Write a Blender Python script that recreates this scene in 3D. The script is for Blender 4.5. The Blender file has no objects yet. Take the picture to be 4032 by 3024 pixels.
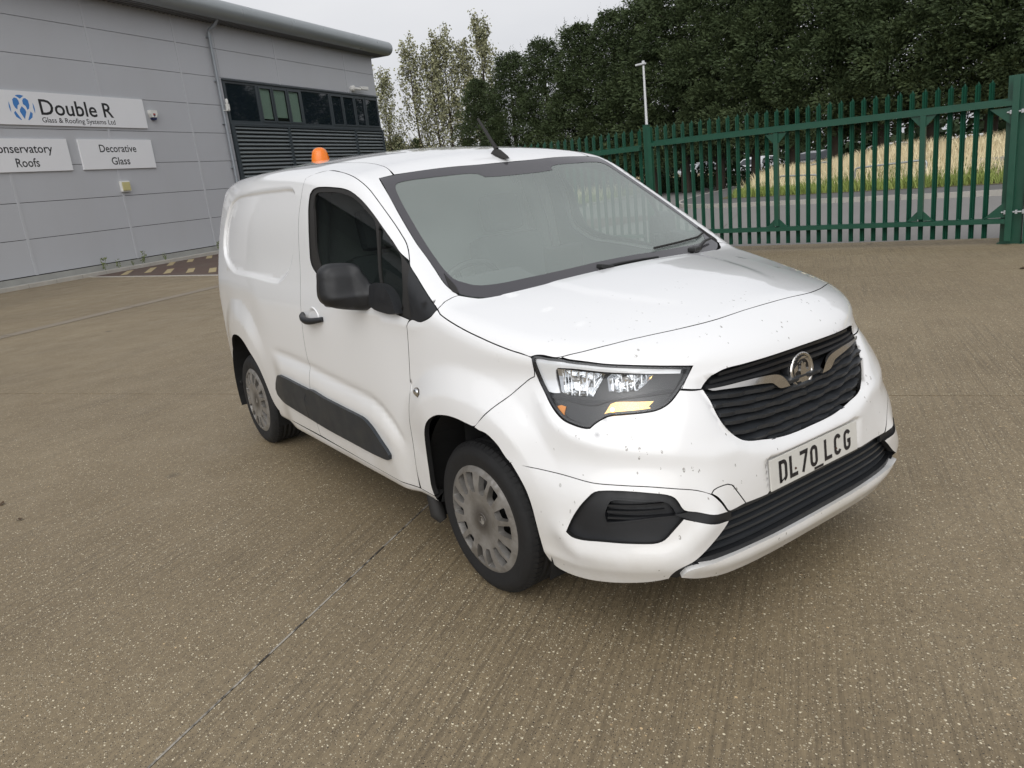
import bpy, bmesh, math, random
import numpy as np
from mathutils import Vector, Matrix
from mathutils.geometry import delaunay_2d_cdt
rnd = random.Random(7)
SC = bpy.context.scene
COL = SC.collection
# ---------------------------------------------------------------- camera
cam_d = bpy.data.cameras.new('camera')
cam_d.sensor_width = 36.0
cam_d.lens = 26.675
cam_d.clip_start = 0.05
cam_d.clip_end = 2000
cam = bpy.data.objects.new('camera', cam_d)
COL.objects.link(cam)
cam.matrix_world = Matrix(((0.584944, -0.151018, 0.79689, 2.35676),
                           (0.804307, 0.234652, -0.54592, -2.27307),
                           (-0.104548, 0.960277, 0.258723, 1.57355), (0, 0, 0, 1)))
SC.camera = cam
# ---------------------------------------------------------------- light: thick overcast, sun only a broad glow overhead
SUN_EL, SUN_AZ = math.radians(40), math.radians(136)
W = bpy.data.worlds.new('World'); SC.world = W; W.use_nodes = True
nt = W.node_tree; nt.nodes.clear()
def N(t, **kw):
    n = nt.nodes.new(t)
    for k, v in kw.items(): setattr(n, k, v)
    return n
sky = N('ShaderNodeTexSky', sky_type='NISHITA'); sky.sun_disc = False
sky.sun_elevation = SUN_EL; sky.sun_rotation = SUN_AZ
sky.air_density = 1.0; sky.dust_density = 4.0
hs = N('ShaderNodeHueSaturation'); hs.inputs['Saturation'].default_value = 0.10
bg1 = N('ShaderNodeBackground'); bg1.inputs['Strength'].default_value = 0.05
nt.links.new(sky.outputs[0], hs.inputs['Color']); nt.links.new(hs.outputs[0], bg1.inputs['Color'])
tc = N('ShaderNodeTexCoord'); mp = N('ShaderNodeMapping'); mp.inputs['Scale'].default_value = (1.2, 1.2, 3.2)
no = N('ShaderNodeTexNoise'); no.inputs['Scale'].default_value = 1.7; no.inputs['Detail'].default_value = 5; no.inputs['Roughness'].default_value = .45
nt.links.new(tc.outputs['Generated'], mp.inputs[0]); nt.links.new(mp.outputs[0], no.inputs[0])
cr = N('ShaderNodeValToRGB'); cr.color_ramp.elements[0].position = .30; cr.color_ramp.elements[0].color = (.60, .615, .665, 1)
cr.color_ramp.elements[1].position = .70; cr.color_ramp.elements[1].color = (.83, .835, .86, 1)
nt.links.new(no.outputs[0], cr.inputs[0])
bg2 = N('ShaderNodeBackground'); bg2.inputs['Strength'].default_value = 0.68
nt.links.new(cr.outputs[0], bg2.inputs['Color'])
ad = N('ShaderNodeAddShader'); wo = N('ShaderNodeOutputWorld')
nt.links.new(bg1.outputs[0], ad.inputs[0]); nt.links.new(bg2.outputs[0], ad.inputs[1]); nt.links.new(ad.outputs[0], wo.inputs[0])
sl = bpy.data.lights.new('sun', 'SUN'); sl.energy = 1.3; sl.angle = math.radians(80); sl.color = (1, .985, .965)
so = bpy.data.objects.new('sun', sl); COL.objects.link(so)
sd = Vector((math.sin(SUN_AZ) * math.cos(SUN_EL), math.cos(SUN_AZ) * math.cos(SUN_EL), math.sin(SUN_EL)))
so.rotation_euler = sd.to_track_quat('Z', 'Y').to_euler(); so.location = (0, 0, 30)
SC.view_settings.view_transform = 'Standard'; SC.view_settings.look = 'None'
SC.view_settings.exposure = 0.08; SC.view_settings.gamma = 1; SC.view_settings.use_curve_mapping = False
SC.cycles.max_bounces = 7; SC.cycles.transparent_max_bounces = 12; SC.cycles.caustics_reflective = False; SC.cycles.caustics_refractive = False

# ---------------------------------------------------------------- materials
MATS = {}
class NB:
    def __init__(s, name):
        s.m = bpy.data.materials.new(name); s.m.use_nodes = True; s.t = s.m.node_tree
        s.b = s.t.nodes['Principled BSDF']; s.out = s.t.nodes['Material Output']; MATS[name] = s.m
    def n(s, t, ins=None, **kw):
        x = s.t.nodes.new(t)
        for k, v in kw.items(): setattr(x, k, v)
        for k, v in (ins or {}).items():
            if isinstance(v, bpy.types.NodeSocket): s.t.links.new(v, x.inputs[k])
            else: x.inputs[k].default_value = v
        return x
    def set(s, **kw):
        for k, v in kw.items():
            i = s.b.inputs[k.replace('_', ' ')]
            if isinstance(v, bpy.types.NodeSocket): s.t.links.new(v, i)
            else: i.default_value = v
        return s
    def noise(s, scale, detail=3, rough=.5, vec=None, out='Fac'):
        x = s.n('ShaderNodeTexNoise', {'Scale': scale, 'Detail': detail, 'Roughness': rough})
        s.t.links.new(vec if vec is not None else s.pos(), x.inputs['Vector']); return x.outputs[out]
    def pos(s):
        return s.n('ShaderNodeTexCoord').outputs['Object']
    def map(s, scale=(1, 1, 1), rot=(0, 0, 0), vec=None):
        return s.n('ShaderNodeMapping', {'Vector': vec if vec is not None else s.pos(), 'Scale': scale, 'Rotation': rot}).outputs[0]
    def ramp(s, fac, stops):
        x = s.n('ShaderNodeValToRGB', {'Fac': fac}); e = x.color_ramp.elements
        while len(e) < len(stops): e.new(.5)
        for i, (p, c) in enumerate(stops):
            e[i].position = p; e[i].color = (c, c, c, 1) if not isinstance(c, (tuple, list)) else (*c[:3], 1)
        return x.outputs['Color']
    def mix(s, fac, a, b, mode='MIX'):
        x = s.n('ShaderNodeMix', data_type='RGBA', blend_type=mode)
        for i, v in ((0, fac), (6, a), (7, b)):
            if isinstance(v, bpy.types.NodeSocket): s.t.links.new(v, x.inputs[i])
            elif i == 0: x.inputs[0].default_value = v
            else: x.inputs[i].default_value = (*v[:3], 1) if not isinstance(v, float) else (v, v, v, 1)
        return x.outputs[2]
    def bump(s, h, strength=.2, dist=.01):
        x = s.n('ShaderNodeBump', {'Height': h, 'Strength': strength, 'Distance': dist})
        s.t.links.new(x.outputs[0], s.b.inputs['Normal'])
def mat(name, col, rough=.5, metal=0., var=.0, vscale=8., coat=0., bump=0., bscale=60., spec=.5):
    b = NB(name)
    if var:
        f = b.noise(vscale, 5, .6)
        b.set(Base_Color=b.mix(f, tuple(c * (1 - var) for c in col), tuple(min(1, c * (1 + var)) for c in col)))
        b.set(Roughness=b.ramp(b.noise(vscale * 1.7, 4), [(.3, max(0, rough - .08)), (.7, min(1, rough + .08))]))
    else: b.set(Base_Color=(*col, 1), Roughness=rough)
    b.set(Metallic=metal, Coat_Weight=coat); b.b.inputs['Specular IOR Level'].default_value = spec
    if coat: b.b.inputs['Coat Roughness'].default_value = .06
    if bump: b.bump(b.noise(bscale, 4, .6), bump, .004)
    return b.m

# ---------------------------------------------------------------- objects
def put(name, me, parent=None, mats=(), loc=None, rotz=None):
    o = bpy.data.objects.new(name, me); COL.objects.link(o)
    if me is not None and me is not True:
        for m in mats:
            me.materials.append(MATS[m] if isinstance(m, str) else m)
    if parent is not None: o.parent = parent
    if loc is not None: o.location = loc
    if rotz is not None: o.rotation_euler = (0, 0, rotz)
    return o
def tag(o, label=None, cat=None, group=None, kind=None):
    if label: o['label'] = label
    if cat: o['category'] = cat
    if group: o['group'] = group
    if kind: o['kind'] = kind
    return o
def empty(name, loc=(0, 0, 0), rotz=0, parent=None):
    o = bpy.data.objects.new(name, None); COL.objects.link(o); o.location = loc; o.rotation_euler = (0, 0, rotz)
    o.empty_display_size = .1
    if parent: o.parent = parent
    return o
class MB:
    """collects simple shapes and builds them as one mesh"""
    def __init__(s): s.v = []; s.f = []; s.sm = []; s.mi = []
    def add(s, vs, fs, smooth=False, mi=0):
        k = len(s.v); s.v += [tuple(map(float, v)) for v in vs]
        for f in fs: s.f.append(tuple(i + k for i in f)); s.sm.append(smooth); s.mi.append(mi)
        return s
    def box(s, a, b, bev=0, M=None, mi=0):
        x0, y0, z0 = a; x1, y1, z1 = b
        if bev:
            bm = bmesh.new(); bmesh.ops.create_cube(bm, size=1)
            for v in bm.verts: v.co = Vector(((x0 + x1) / 2 + v.co.x * (x1 - x0), (y0 + y1) / 2 + v.co.y * (y1 - y0), (z0 + z1) / 2 + v.co.z * (z1 - z0)))
            bmesh.ops.bevel(bm, geom=bm.edges[:] , offset=bev, segments=2, affect='EDGES', profile=.6)
            vs = [v.co.copy() for v in bm.verts]; bm.verts.index_update(); fs = [[v.index for v in f.verts] for f in bm.faces]; bm.free()
        else:
            vs = [Vector(p) for p in ((x0, y0, z0), (x1, y0, z0), (x1, y1, z0), (x0, y1, z0), (x0, y0, z1), (x1, y0, z1), (x1, y1, z1), (x0, y1, z1))]
            fs = [(0, 3, 2, 1), (4, 5, 6, 7), (0, 1, 5, 4), (1, 2, 6, 5), (2, 3, 7, 6), (3, 0, 4, 7)]
        if M is not None: vs = [M @ v for v in vs]
        return s.add(vs, fs, False, mi)
    def bar(s, p, q, w, h, up=(0, 0, 1), mi=0):
        p = Vector(p); q = Vector(q); d = (q - p).normalized(); u = Vector(up); sd_ = d.cross(u).normalized(); u = sd_.cross(d).normalized()
        vs = []
        for c in (p, q):
            for a, b in ((-1, -1), (1, -1), (1, 1), (-1, 1)): vs.append(c + sd_ * a * w / 2 + u * b * h / 2)
        return s.add(vs, [(3, 2, 1, 0), (4, 5, 6, 7), (0, 1, 5, 4), (1, 2, 6, 5), (2, 3, 7, 6), (3, 0, 4, 7)], False, mi)
    def tube(s, pts, r, seg=10, caps=True, mi=0):
        pts = [Vector(p) for p in pts]; n = len(pts); rs = r if isinstance(r, (list, tuple)) else [r] * n
        ref = None; vs = []
        for i, p in enumerate(pts):
            d = (pts[min(i + 1, n - 1)] - pts[max(i - 1, 0)]).normalized()
            if ref is None:
                ref = Vector((0, 0, 1)) if abs(d.z) < .9 else Vector((1, 0, 0))
            u = (ref - d * ref.dot(d)).normalized(); w = d.cross(u); ref = u
            for k in range(seg):
                a = 2 * math.pi * k / seg; vs.append(p + (u * math.cos(a) + w * math.sin(a)) * rs[i])
        fs = []
        for i in range(n - 1):
            for k in range(seg):
                a = i * seg + k; b = i * seg + (k + 1) % seg; fs.append((a, b, b + seg, a + seg))
        s.add(vs, fs, True, mi)
        if caps:
            s.add(vs[:seg][::-1], [tuple(range(seg))], False, mi); s.add(vs[-seg:], [tuple(range(seg))], False, mi)
        return s
    def lathe(s, prof, seg=32, M=None, mi=0, smooth=True):
        vs = []; n = len(prof)
        for k in range(seg):
            a = 2 * math.pi * k / seg
            for r, h in prof:
                v = Vector((r * math.cos(a), r * math.sin(a), h)); vs.append(M @ v if M is not None else v)
        fs = []
        for k in range(seg):
            k2 = (k + 1) % seg
            for i in range(n - 1): fs.append((k * n + i, k2 * n + i, k2 * n + i + 1, k * n + i + 1))
        return s.add(vs, fs, smooth, mi)
    def prism(s, poly, axis, a, b, mi=0):
        """extrude a 2D polygon along axis x/y/z from a to b"""
        def P(u, v, t): return {'x': (t, u, v), 'y': (u, t, v), 'z': (u, v, t)}[axis]
        n = len(poly); vs = [P(u, v, a) for u, v in poly] + [P(u, v, b) for u, v in poly]
        fs = [tuple(range(n))[::-1], tuple(range(n, 2 * n))] + [(i, (i + 1) % n, n + (i + 1) % n, n + i) for i in range(n)]
        return s.add(vs, fs, False, mi)
    def mesh(s, name):
        me = bpy.data.meshes.new(name); me.from_pydata(s.v, [], s.f); me.update()
        me.polygons.foreach_set('use_smooth', s.sm); me.polygons.foreach_set('material_index', s.mi)
        bm = bmesh.new(); bm.from_mesh(me); bmesh.ops.recalc_face_normals(bm, faces=bm.faces); bm.to_mesh(me); bm.free()
        return me
    def build(s, name, mats, parent=None, loc=None, rotz=None):
        if isinstance(mats, str): mats = (mats,)
        return put(name, s.mesh(name), parent, mats, loc, rotz)
def text_mesh(txt, size, name='lettering', sx=1., bold=0., depth=.0, align='LEFT', shear=0.):
    cu = bpy.data.curves.new('t', 'FONT'); cu.body = txt; cu.size = size; cu.align_x = align; cu.offset = bold; cu.extrude = depth; cu.resolution_u = 3; cu.shear = shear
    o = bpy.data.objects.new('t', cu); COL.objects.link(o)
    dg = bpy.context.evaluated_depsgraph_get(); me = bpy.data.meshes.new_from_object(o.evaluated_get(dg)); me.name = name
    bpy.data.objects.remove(o); bpy.data.curves.remove(cu)
    for v in me.vertices: v.co.x *= sx
    me.materials.clear()
    return me
# ---------------------------------------------------------------- the van body as one smooth closed form; panels are cut out of it
def spl(xs,ys):
    xs=np.array(xs,float);ys=np.array(ys,float);h=np.diff(xs);s=np.diff(ys)/h
    d=np.zeros(len(xs));d[0]=s[0];d[-1]=s[-1]
    for i in range(1,len(xs)-1):
        if s[i-1]*s[i]>0:
            w1=2*h[i]+h[i-1];w2=h[i]+2*h[i-1];d[i]=(w1+w2)/(w1/s[i-1]+w2/s[i])
    def fn(x):
        x=np.clip(x,xs[0],xs[-1]);i=np.clip(np.searchsorted(xs,x)-1,0,len(h)-1)
        t=(x-xs[i])/h[i]
        return ys[i]*(1+2*t)*(1-t)**2+h[i]*d[i]*t*(1-t)**2+ys[i+1]*t*t*(3-2*t)+h[i]*d[i+1]*t*t*(t-1)
    return fn
def sspl(sg,xs,ys):
    # spline through the stations, rounded off so that reflections run clean
    f=spl(xs,ys);a,b=xs[0],xs[-1];n=int((b-a)/.01)+1;g=np.linspace(a,b,n);d=g[1]-g[0];k=int(3*sg/d)+1
    v=f(g);l=v[0]-(v[1]-v[0])*np.arange(k,0,-1);r=v[-1]+(v[-1]-v[-2])*np.arange(1,k+1)
    w=np.exp(-.5*(np.arange(-k,k+1)*d/sg)**2);w/=w.sum()
    return spl(g,np.convolve(np.r_[l,v,r],w,'valid'))
def smax(a,b,k):
    h=np.maximum(k-np.abs(a-b),0)/k
    return np.maximum(a,b)+h*h*k*.25
def smin(a,b,k): return -smax(-a,-b,k)
def sst(a,b,x):
    t=np.clip((x-a)/(b-a),0,1);return t*t*(3-2*t)
w0=sspl(.045,[.15,.22,.30,.45,.60,.75,.90,1.05,1.15,1.30,1.45,1.60,1.70,1.85],[.86,.880,.900,.914,.921,.924,.921,.911,.895,.858,.814,.763,.722,.64])
Xc=sspl(.022,[.10,.17,.24,.33,.47,.57,.65,.76,.90,.95,1.0,1.05,1.2],[.74,.82,.865,.890,.886,.878,.868,.856,.845,.83,.79,.74,.55])
Mx=sspl(.03,[.1,.5,.57,.66,.73,.85,.92,1.0,1.2],[4.2,4.2,3.9,3.3,3.2,2.65,2.4,2.7,2.9])
X0=-.35
cz=sspl(.05,[-.6,-.35,0,.3,.5,.69,.8,.9,1.0],[1.23,1.206,1.178,1.142,1.109,1.062,1.02,.96,.88])
rz=sspl(.09,[-3.6,-3.4,-3.0,-2.3,-1.7,-1.3,-1.0,-.78,-.5],[1.755,1.785,1.812,1.822,1.805,1.774,1.737,1.698,1.64])
def base(P):
    x,y,z=P[...,0],np.abs(P[...,1]),P[...,2]
    b=w0(z)+.043*sst(1.15,1.55,z)*sst(-.55,-1.45,x)*(.2+.8*sst(-3.5,-2.3,x))-.11*np.clip((-2.2-x)/1.3,0,2)**2
    a=Xc(z)-X0;m=Mx(z)
    u=np.maximum(x-X0,0)/a
    belt=b*((np.maximum(u,1e-6)**m+np.maximum(y/b,1e-6)**m)**(1/m)-1)
    crown=.06+.125*np.clip((x+.16)/.61,-.2,1.3)
    bon=z-(cz(x)-crown*y*y)
    ws=(z-(1.655-.644*(x+.78+.21*y*y)))*.84
    roof=z-(rz(x)-.115*y*y-.05*np.clip(y,0,1)**6)
    up=smax(ws,roof,.05)
    top=smin(up,bon,.02)
    f=smax(belt,top,.065)
    f=smax(f,-3.50-x,.2)
    f=smax(f,.283-.10*sst(.1,.50,x)-z,.045)
    return f
TR=dict(
 door_front_gap=[(-1598,-703,1735),(-1452,-703,1724),(-1304,-705,1711),(-1156,-711,1692),(-1033,-723,1670),(-916,-736,1638),(-820,-743,1596),(-684,-756,1512),(-577,-767,1443),(-509,-777,1398),(-466,-786,1369),(-421,-804,1334),(-373,-832,1290)],
 tri_black=[(-371,-834,1288),(-302,-846,1242),(-205,-859,1176),(-138,-871,1134),(-152,-894,1110),(-194,-904,1091),(-229,-906,1084),(-293,-907,1085)],
 door_front_gap2=[(-359,-923,829),(-369,-924,763),(-382,-923,687),(-395,-921,607),(-406,-918,517),(-420,-912,414),(-430,-904,331)],
 door_front_gap_up=[(-296,-907,1084),(-316,-909,1068),(-326,-913,1032),(-339,-918,956),(-352,-922,878),(-366,-924,778)],
 door_rear_gap=[(-1647,-706,1736),(-1537,-765,1687),(-1493,-799,1618),(-1460,-829,1534),(-1453,-855,1422),(-1471,-871,1306),(-1487,-888,1189),(-1484,-912,1042),(-1505,-918,966),(-1501,-922,868),(-1489,-924,749),(-1473,-923,669),(-1479,-922,622)],
 sill_line=[(-812,-903,325),(-617,-903,327),(-432,-903,326),(-314,-903,325)],
 sill_line_rear=[(-2213,-906,353),(-1820,-906,350),(-1414,-906,345),(-1005,-904,330)],
 win_outer=[(-1370,-823,1551),(-1375,-814,1577),(-1377,-803,1607),(-1357,-795,1625),(-1312,-790,1635),(-1229,-786,1634),(-1129,-782,1626),(-1033,-779,1616),(-957,-779,1601),(-880,-783,1576),(-805,-788,1543),(-712,-796,1492),(-611,-809,1432),(-523,-819,1380),(-453,-828,1336),(-390,-835,1298),(-367,-837,1284)],
 win_outer2=[(-1370,-823,1551),(-1353,-841,1485),(-1346,-855,1419),(-1343,-864,1353),(-1340,-872,1295),(-1319,-876,1264),(-1279,-879,1238),(-1233,-883,1218),(-1181,-885,1202)],
 win_glass=[(-1324,-822,1549),(-1328,-813,1575),(-1326,-805,1596),(-1311,-799,1610),(-1270,-796,1614),(-1187,-793,1610),(-1089,-789,1604),(-1003,-788,1592),(-927,-788,1574),(-859,-792,1550),(-781,-799,1512),(-687,-810,1460)],
 win_div=[(-688,-806,1467),(-643,-838,1374),(-612,-863,1281),(-591,-880,1217)],
 qglass=[(-649,-809,1448),(-603,-814,1421),(-522,-825,1373),(-442,-836,1323),(-402,-862,1268),(-379,-881,1213)],
 press=[(-3103,-804,1331),(-3090,-777,1452),(-3011,-756,1558),(-2922,-744,1626),(-2752,-750,1663),(-2561,-765,1671),(-2202,-777,1673),(-1884,-778,1670),(-1737,-779,1667),(-1655,-783,1658),(-1601,-793,1635),(-1558,-822,1557),(-1545,-856,1421),(-1571,-868,1328),(-1609,-876,1266),(-1684,-885,1206),(-1743,-890,1179),(-1831,-895,1152),(-1954,-895,1151),(-2326,-891,1166),(-2754,-870,1179),(-2932,-846,1221),(-3060,-821,1277)],
 press_in=[(-2841,-834,1337),(-2832,-812,1453),(-2857,-774,1568),(-2824,-758,1624),(-2709,-759,1654),(-2499,-776,1657),(-2025,-785,1653),(-1697,-787,1649),(-1635,-792,1637),(-1609,-801,1613)],
 handle=[(-1461,-913,1028),(-1419,-912,1038),(-1362,-912,1038),(-1346,-913,1027),(-1247,-913,1028),(-1212,-913,1026),(-1188,-914,1017),(-1194,-915,1003),(-1231,-916,995),(-1355,-916,991),(-1430,-916,997),(-1458,-914,1014)],
 handle_dish=[(-1360,-912,1045),(-1339,-910,1058),(-1301,-910,1063),(-1271,-910,1058),(-1250,-912,1044),(-1249,-913,1030)],
 handle_dish2=[(-1374,-916,989),(-1360,-917,974),(-1312,-918,965),(-1260,-917,978)],
 mould=[(-1955,-922,629),(-1846,-922,632),(-1675,-922,625),(-1487,-922,618),(-1265,-921,609),(-1040,-921,600),(-874,-921,594),(-816,-921,589),(-748,-920,564),(-675,-918,514),(-619,-915,473),(-605,-915,458),(-614,-913,433),(-639,-913,427),(-812,-912,422),(-1017,-912,425),(-1301,-913,429),(-1555,-913,441),(-1751,-914,450),(-1954,-915,461),(-2060,-915,469),(-2099,-916,482),(-2107,-918,514),(-2075,-919,554),(-2012,-921,601)],
 mould_split=[(-1487,-922,618),(-1544,-920,574),(-1565,-919,549),(-1570,-917,495),(-1553,-914,444)],
 lower_crease=[(-2070,-924,761),(-1790,-924,759),(-1500,-924,747),(-1211,-924,724),(-889,-924,704),(-744,-923,692),(-652,-923,665),(-562,-921,617),(-488,-920,560)],
 shoulder=[(-935,-905,1093),(-736,-907,1084),(-511,-909,1070),(-301,-910,1059)],
 repeater=[(-327,-924,793),(-307,-923,807),(-283,-923,813),(-263,-923,806),(-256,-923,793),(-270,-924,778),(-295,-924,780),(-319,-924,784)],
 arch_front=[(-304,-904,331),(-312,-908,372),(-302,-914,446),(-295,-917,510),(-275,-920,582),(-252,-922,637),(-222,-923,676),(-180,-923,707),(-134,-923,728),(-87,-922,739),(-28,-919,745),(27,-917,743),(82,-913,736),(121,-909,732),(146,-907,724),(185,-903,718),(238,-896,688),(271,-891,660),(295,-890,634),(295,-890,635),(331,-893,592),(361,-893,544),(379,-891,485),(388,-886,425),(396,-881,365),(403,-874,311),(405,-861,265)],
 flare_out=[(-277,-922,869),(-232,-920,903),(-174,-916,924),(-105,-911,935),(-15,-902,933),(51,-891,923),(125,-878,907),(197,-866,885),(262,-858,858),(303,-855,829),(341,-856,797)],
 flare_low=[(-274,-924,740),(-221,-924,773),(-150,-922,799),(-79,-919,809),(16,-912,809),(109,-904,800),(175,-897,785),(237,-890,764),(284,-885,736),(320,-880,695),(350,-876,652)],
 arch_rear=[(-3175,-846,372),(-3197,-848,432),(-3186,-854,504),(-3184,-857,574),(-3106,-869,661),(-3016,-881,719),(-2930,-889,753),(-2824,-899,769),(-2702,-908,767),(-2596,-914,746),(-2507,-918,714),(-2436,-919,668),(-2409,-919,624),(-2372,-918,568),(-2343,-916,505),(-2303,-913,438),(-2255,-909,385),(-2223,-906,351)],
 flare_rear=[(-3059,-869,972),(-2852,-888,999),(-2648,-903,997),(-2463,-913,964),(-2361,-919,914),(-2314,-922,847)],
 flare_rear_low=[(-2935,-888,833),(-2768,-901,854),(-2576,-914,840),(-2448,-920,799),(-2371,-922,761)],
 wing_bonnet=[(-135,-870,1133),(-113,-876,1121),(-70,-879,1107),(-14,-879,1091),(57,-874,1071),(122,-866,1054),(192,-854,1035),(267,-836,1015),(311,-823,1005),(344,-812,995)],
 apillar_base=[(-138,-870,1134),(-139,-848,1147),(-144,-810,1159),(-146,-781,1165),(-143,-763,1167)],
 wing_bumper=[(124,-909,734),(163,-901,768),(209,-885,809),(257,-861,854),(302,-830,893),(330,-812,915),(348,-803,924)],
 bumper_seam=[(295,-890,634),(384,-873,628),(459,-853,623),(524,-832,617),(506,-840,615),(603,-800,605),(682,-749,601),(749,-687,594),(803,-615,578),(830,-565,564),(849,-523,542),(861,-494,506),(868,-470,472)],
 lamp=[(346,-812,995),(353,-802,1003),(370,-792,1004),(392,-782,1001),(428,-764,995),(439,-757,994),(465,-744,987),(518,-710,978),(566,-673,968),(619,-623,960),(677,-556,950),(719,-494,941),(740,-459,936),(737,-473,910),(736,-495,887),(734,-525,861),(730,-549,841),(723,-572,827),(709,-601,817),(683,-636,813),(643,-680,811),(606,-715,807),(591,-733,798),(578,-751,785),(570,-763,773),(547,-777,774),(517,-790,782),(483,-801,795),(452,-804,816),(421,-804,846),(397,-801,873),(368,-798,907),(353,-805,946),(349,-814,979)],
 drl=[(357,-810,983),(363,-804,992),(381,-794,992),(426,-771,986),(481,-738,977),(531,-703,969),(599,-644,959),(659,-579,949),(725,-486,937),(722,-493,918),(657,-579,927),(596,-644,935),(552,-684,941),(480,-740,953),(430,-770,955),(421,-772,944),(419,-769,918),(429,-772,897),(440,-777,878),(420,-787,877),(389,-799,883),(367,-797,910),(356,-804,946)],
 indicator=[(590,-719,819),(597,-694,847),(609,-680,852),(660,-631,850),(695,-592,848),(689,-611,834),(699,-606,825),(698,-614,818),(652,-668,814),(600,-717,811)],
 reflA=[(426,-771,951),(560,-675,932),(542,-720,869),(457,-769,876),(442,-772,883)],
 reflB=[(564,-672,920),(576,-662,931),(671,-564,921),(661,-586,901),(648,-617,882),(618,-649,880),(578,-681,883)],
 bonnet_front=[(438,-756,996),(468,-725,1003),(496,-691,1009),(542,-617,1020),(565,-571,1026),(596,-508,1032),(642,-402,1039),(677,-280,1046)],
 nose_seam=[(737,-510,871),(758,-478,865),(780,-441,858)],
 grille_l=[(828,-204,917),(807,-303,913),(792,-354,911),(783,-383,905),(777,-405,896),(776,-425,879),(779,-441,860),(798,-434,819),(816,-425,773),(829,-409,735),(839,-387,705),(846,-363,683),(852,-336,669),(862,-259,652),(868,-172,638)],
 chrome_l=[(778,-440,862),(801,-380,862),(825,-292,864),(838,-219,862),(845,-160,855),(847,-138,847),(850,-116,830),(853,-89,795),(851,-150,801),(849,-167,813),(847,-182,825),(844,-209,831),(829,-298,841),(805,-384,848),(790,-423,851)],
 bcrease=[(323,-820,899),(369,-821,858),(415,-822,814),(464,-819,777),(522,-803,746),(569,-781,731),(608,-757,720),(699,-683,700),(770,-591,679),(824,-478,655),(810,-514,664),(830,-454,658),(846,-388,653)],
 lg_top=[(869,-463,469),(874,-425,472),(878,-386,473),(882,-328,471),(885,-260,469)],
 fog=[(523,-858,435),(549,-852,483),(576,-841,525),(596,-825,554),(617,-806,578),(642,-788,584),(702,-744,584),(754,-694,576),(788,-652,565),(801,-636,554),(812,-628,534),(822,-619,512),(822,-623,486),(806,-654,454),(790,-681,426),(777,-699,418),(723,-754,418),(645,-808,418),(569,-841,414),(540,-851,420)],
 fog_in=[(654,-805,471),(649,-808,499),(655,-800,531),(661,-789,553),(672,-779,559),(735,-728,554),(792,-659,543),(810,-643,515),(814,-639,491),(765,-713,490)],
 fogstrip=[(822,-619,512),(839,-580,499),(855,-528,481),(868,-465,470),(869,-466,440),(856,-530,453),(839,-582,470),(823,-622,485)],
 tow=[(849,-522,543),(849,-511,553),(852,-497,557),(860,-455,558),(864,-438,551),(870,-423,529),(878,-386,473),(869,-460,469),(868,-470,473),(863,-486,500),(856,-504,528)],
 ledge=[(512,-860,419),(535,-851,386),(563,-841,368),(610,-822,363),(673,-788,362),(733,-743,361),(783,-689,359),(804,-658,367),(820,-631,380),(833,-601,402),(846,-565,430),(855,-534,454)],
 lowcrease=[(411,-874,322),(486,-858,319),(553,-838,315),(634,-806,322),(701,-766,326),(757,-717,328),(798,-665,327),(818,-632,333)],
 lg_left=[(869,-467,438),(864,-502,408),(853,-548,372),(841,-581,350),(830,-607,336),(818,-632,326),(805,-652,313),(794,-662,296),(784,-665,277)],
 lip_top=[(806,-634,283),(819,-624,307),(830,-603,315),(844,-569,315),(856,-527,313),(868,-478,315),(883,-353,316),(888,-233,313),(888,-100,311)],
 lip_mid=[(837,-588,316),(857,-512,299),(871,-430,295),(881,-319,293),(883,-92,288)],
 lip_bot=[(806,-634,283),(826,-579,269),(838,-525,257),(841,-483,247),(858,-384,250),(862,-197,244)],
 bump_bot=[(529,-825,247),(595,-804,254),(687,-758,267),(746,-711,275),(784,-665,277)],
 ws_l=[(-869,-665,1642),(-745,-694,1568),(-613,-721,1477),(-518,-738,1412),(-439,-751,1359),(-364,-758,1310),(-299,-765,1266),(-235,-771,1223),(-204,-775,1203)],
 ws_top=[(-869,-665,1642),(-861,-622,1647),(-853,-566,1652),(-802,-264,1658),(-789,-139,1658),(-786,-4,1658),(-798,223,1659),(-808,384,1651),(-831,565,1641),(-840,630,1635)],
 frit_l=[(-794,-603,1614),(-790,-624,1608),(-775,-639,1596),(-699,-665,1543),(-568,-693,1454),(-450,-715,1374),(-349,-729,1306),(-263,-735,1249),(-248,-707,1245),(-188,-707,1206),(-153,-688,1187),(-134,-659,1180),(-119,-602,1181),(-94,-448,1187),(-79,-277,1194),(-74,-88,1200),(-79,123,1202),(-100,367,1199),(-147,654,1189)],
 ws_bot=[(-143,-763,1167),(-124,-745,1160),(-90,-712,1151),(-72,-690,1148),(-60,-647,1150),(-38,-552,1156),(-14,-395,1165),(7,-228,1172),(15,-107,1175),(12,30,1177)],
 roof_edge=[(-862,-597,1651),(-933,-580,1681),(-1025,-566,1702),(-1145,-553,1720),(-1246,-553,1732),(-1358,-564,1741)],
 hood_crease=[(8,412,1161),(169,402,1139),(332,355,1117),(445,307,1102),(505,276,1093)],
)
TR={k:[(a/1000,b/1000,c/1000) for a,b,c in v] for k,v in TR.items()}
def pldist(px, pz, poly, closed=False):
    P = np.array(poly, float); A = P if closed else P[:-1]; B = np.roll(P, -1, 0) if closed else P[1:]
    best = np.full(px.shape, 1e9)
    for a, b in zip(A, B):
        d = b - a; L = d @ d + 1e-12
        t = np.clip(((px - a[0]) * d[0] + (pz - a[1]) * d[1]) / L, 0, 1)
        best = np.minimum(best, (px - a[0] - t * d[0]) ** 2 + (pz - a[1] - t * d[1]) ** 2)
    return np.sqrt(best)
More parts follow.
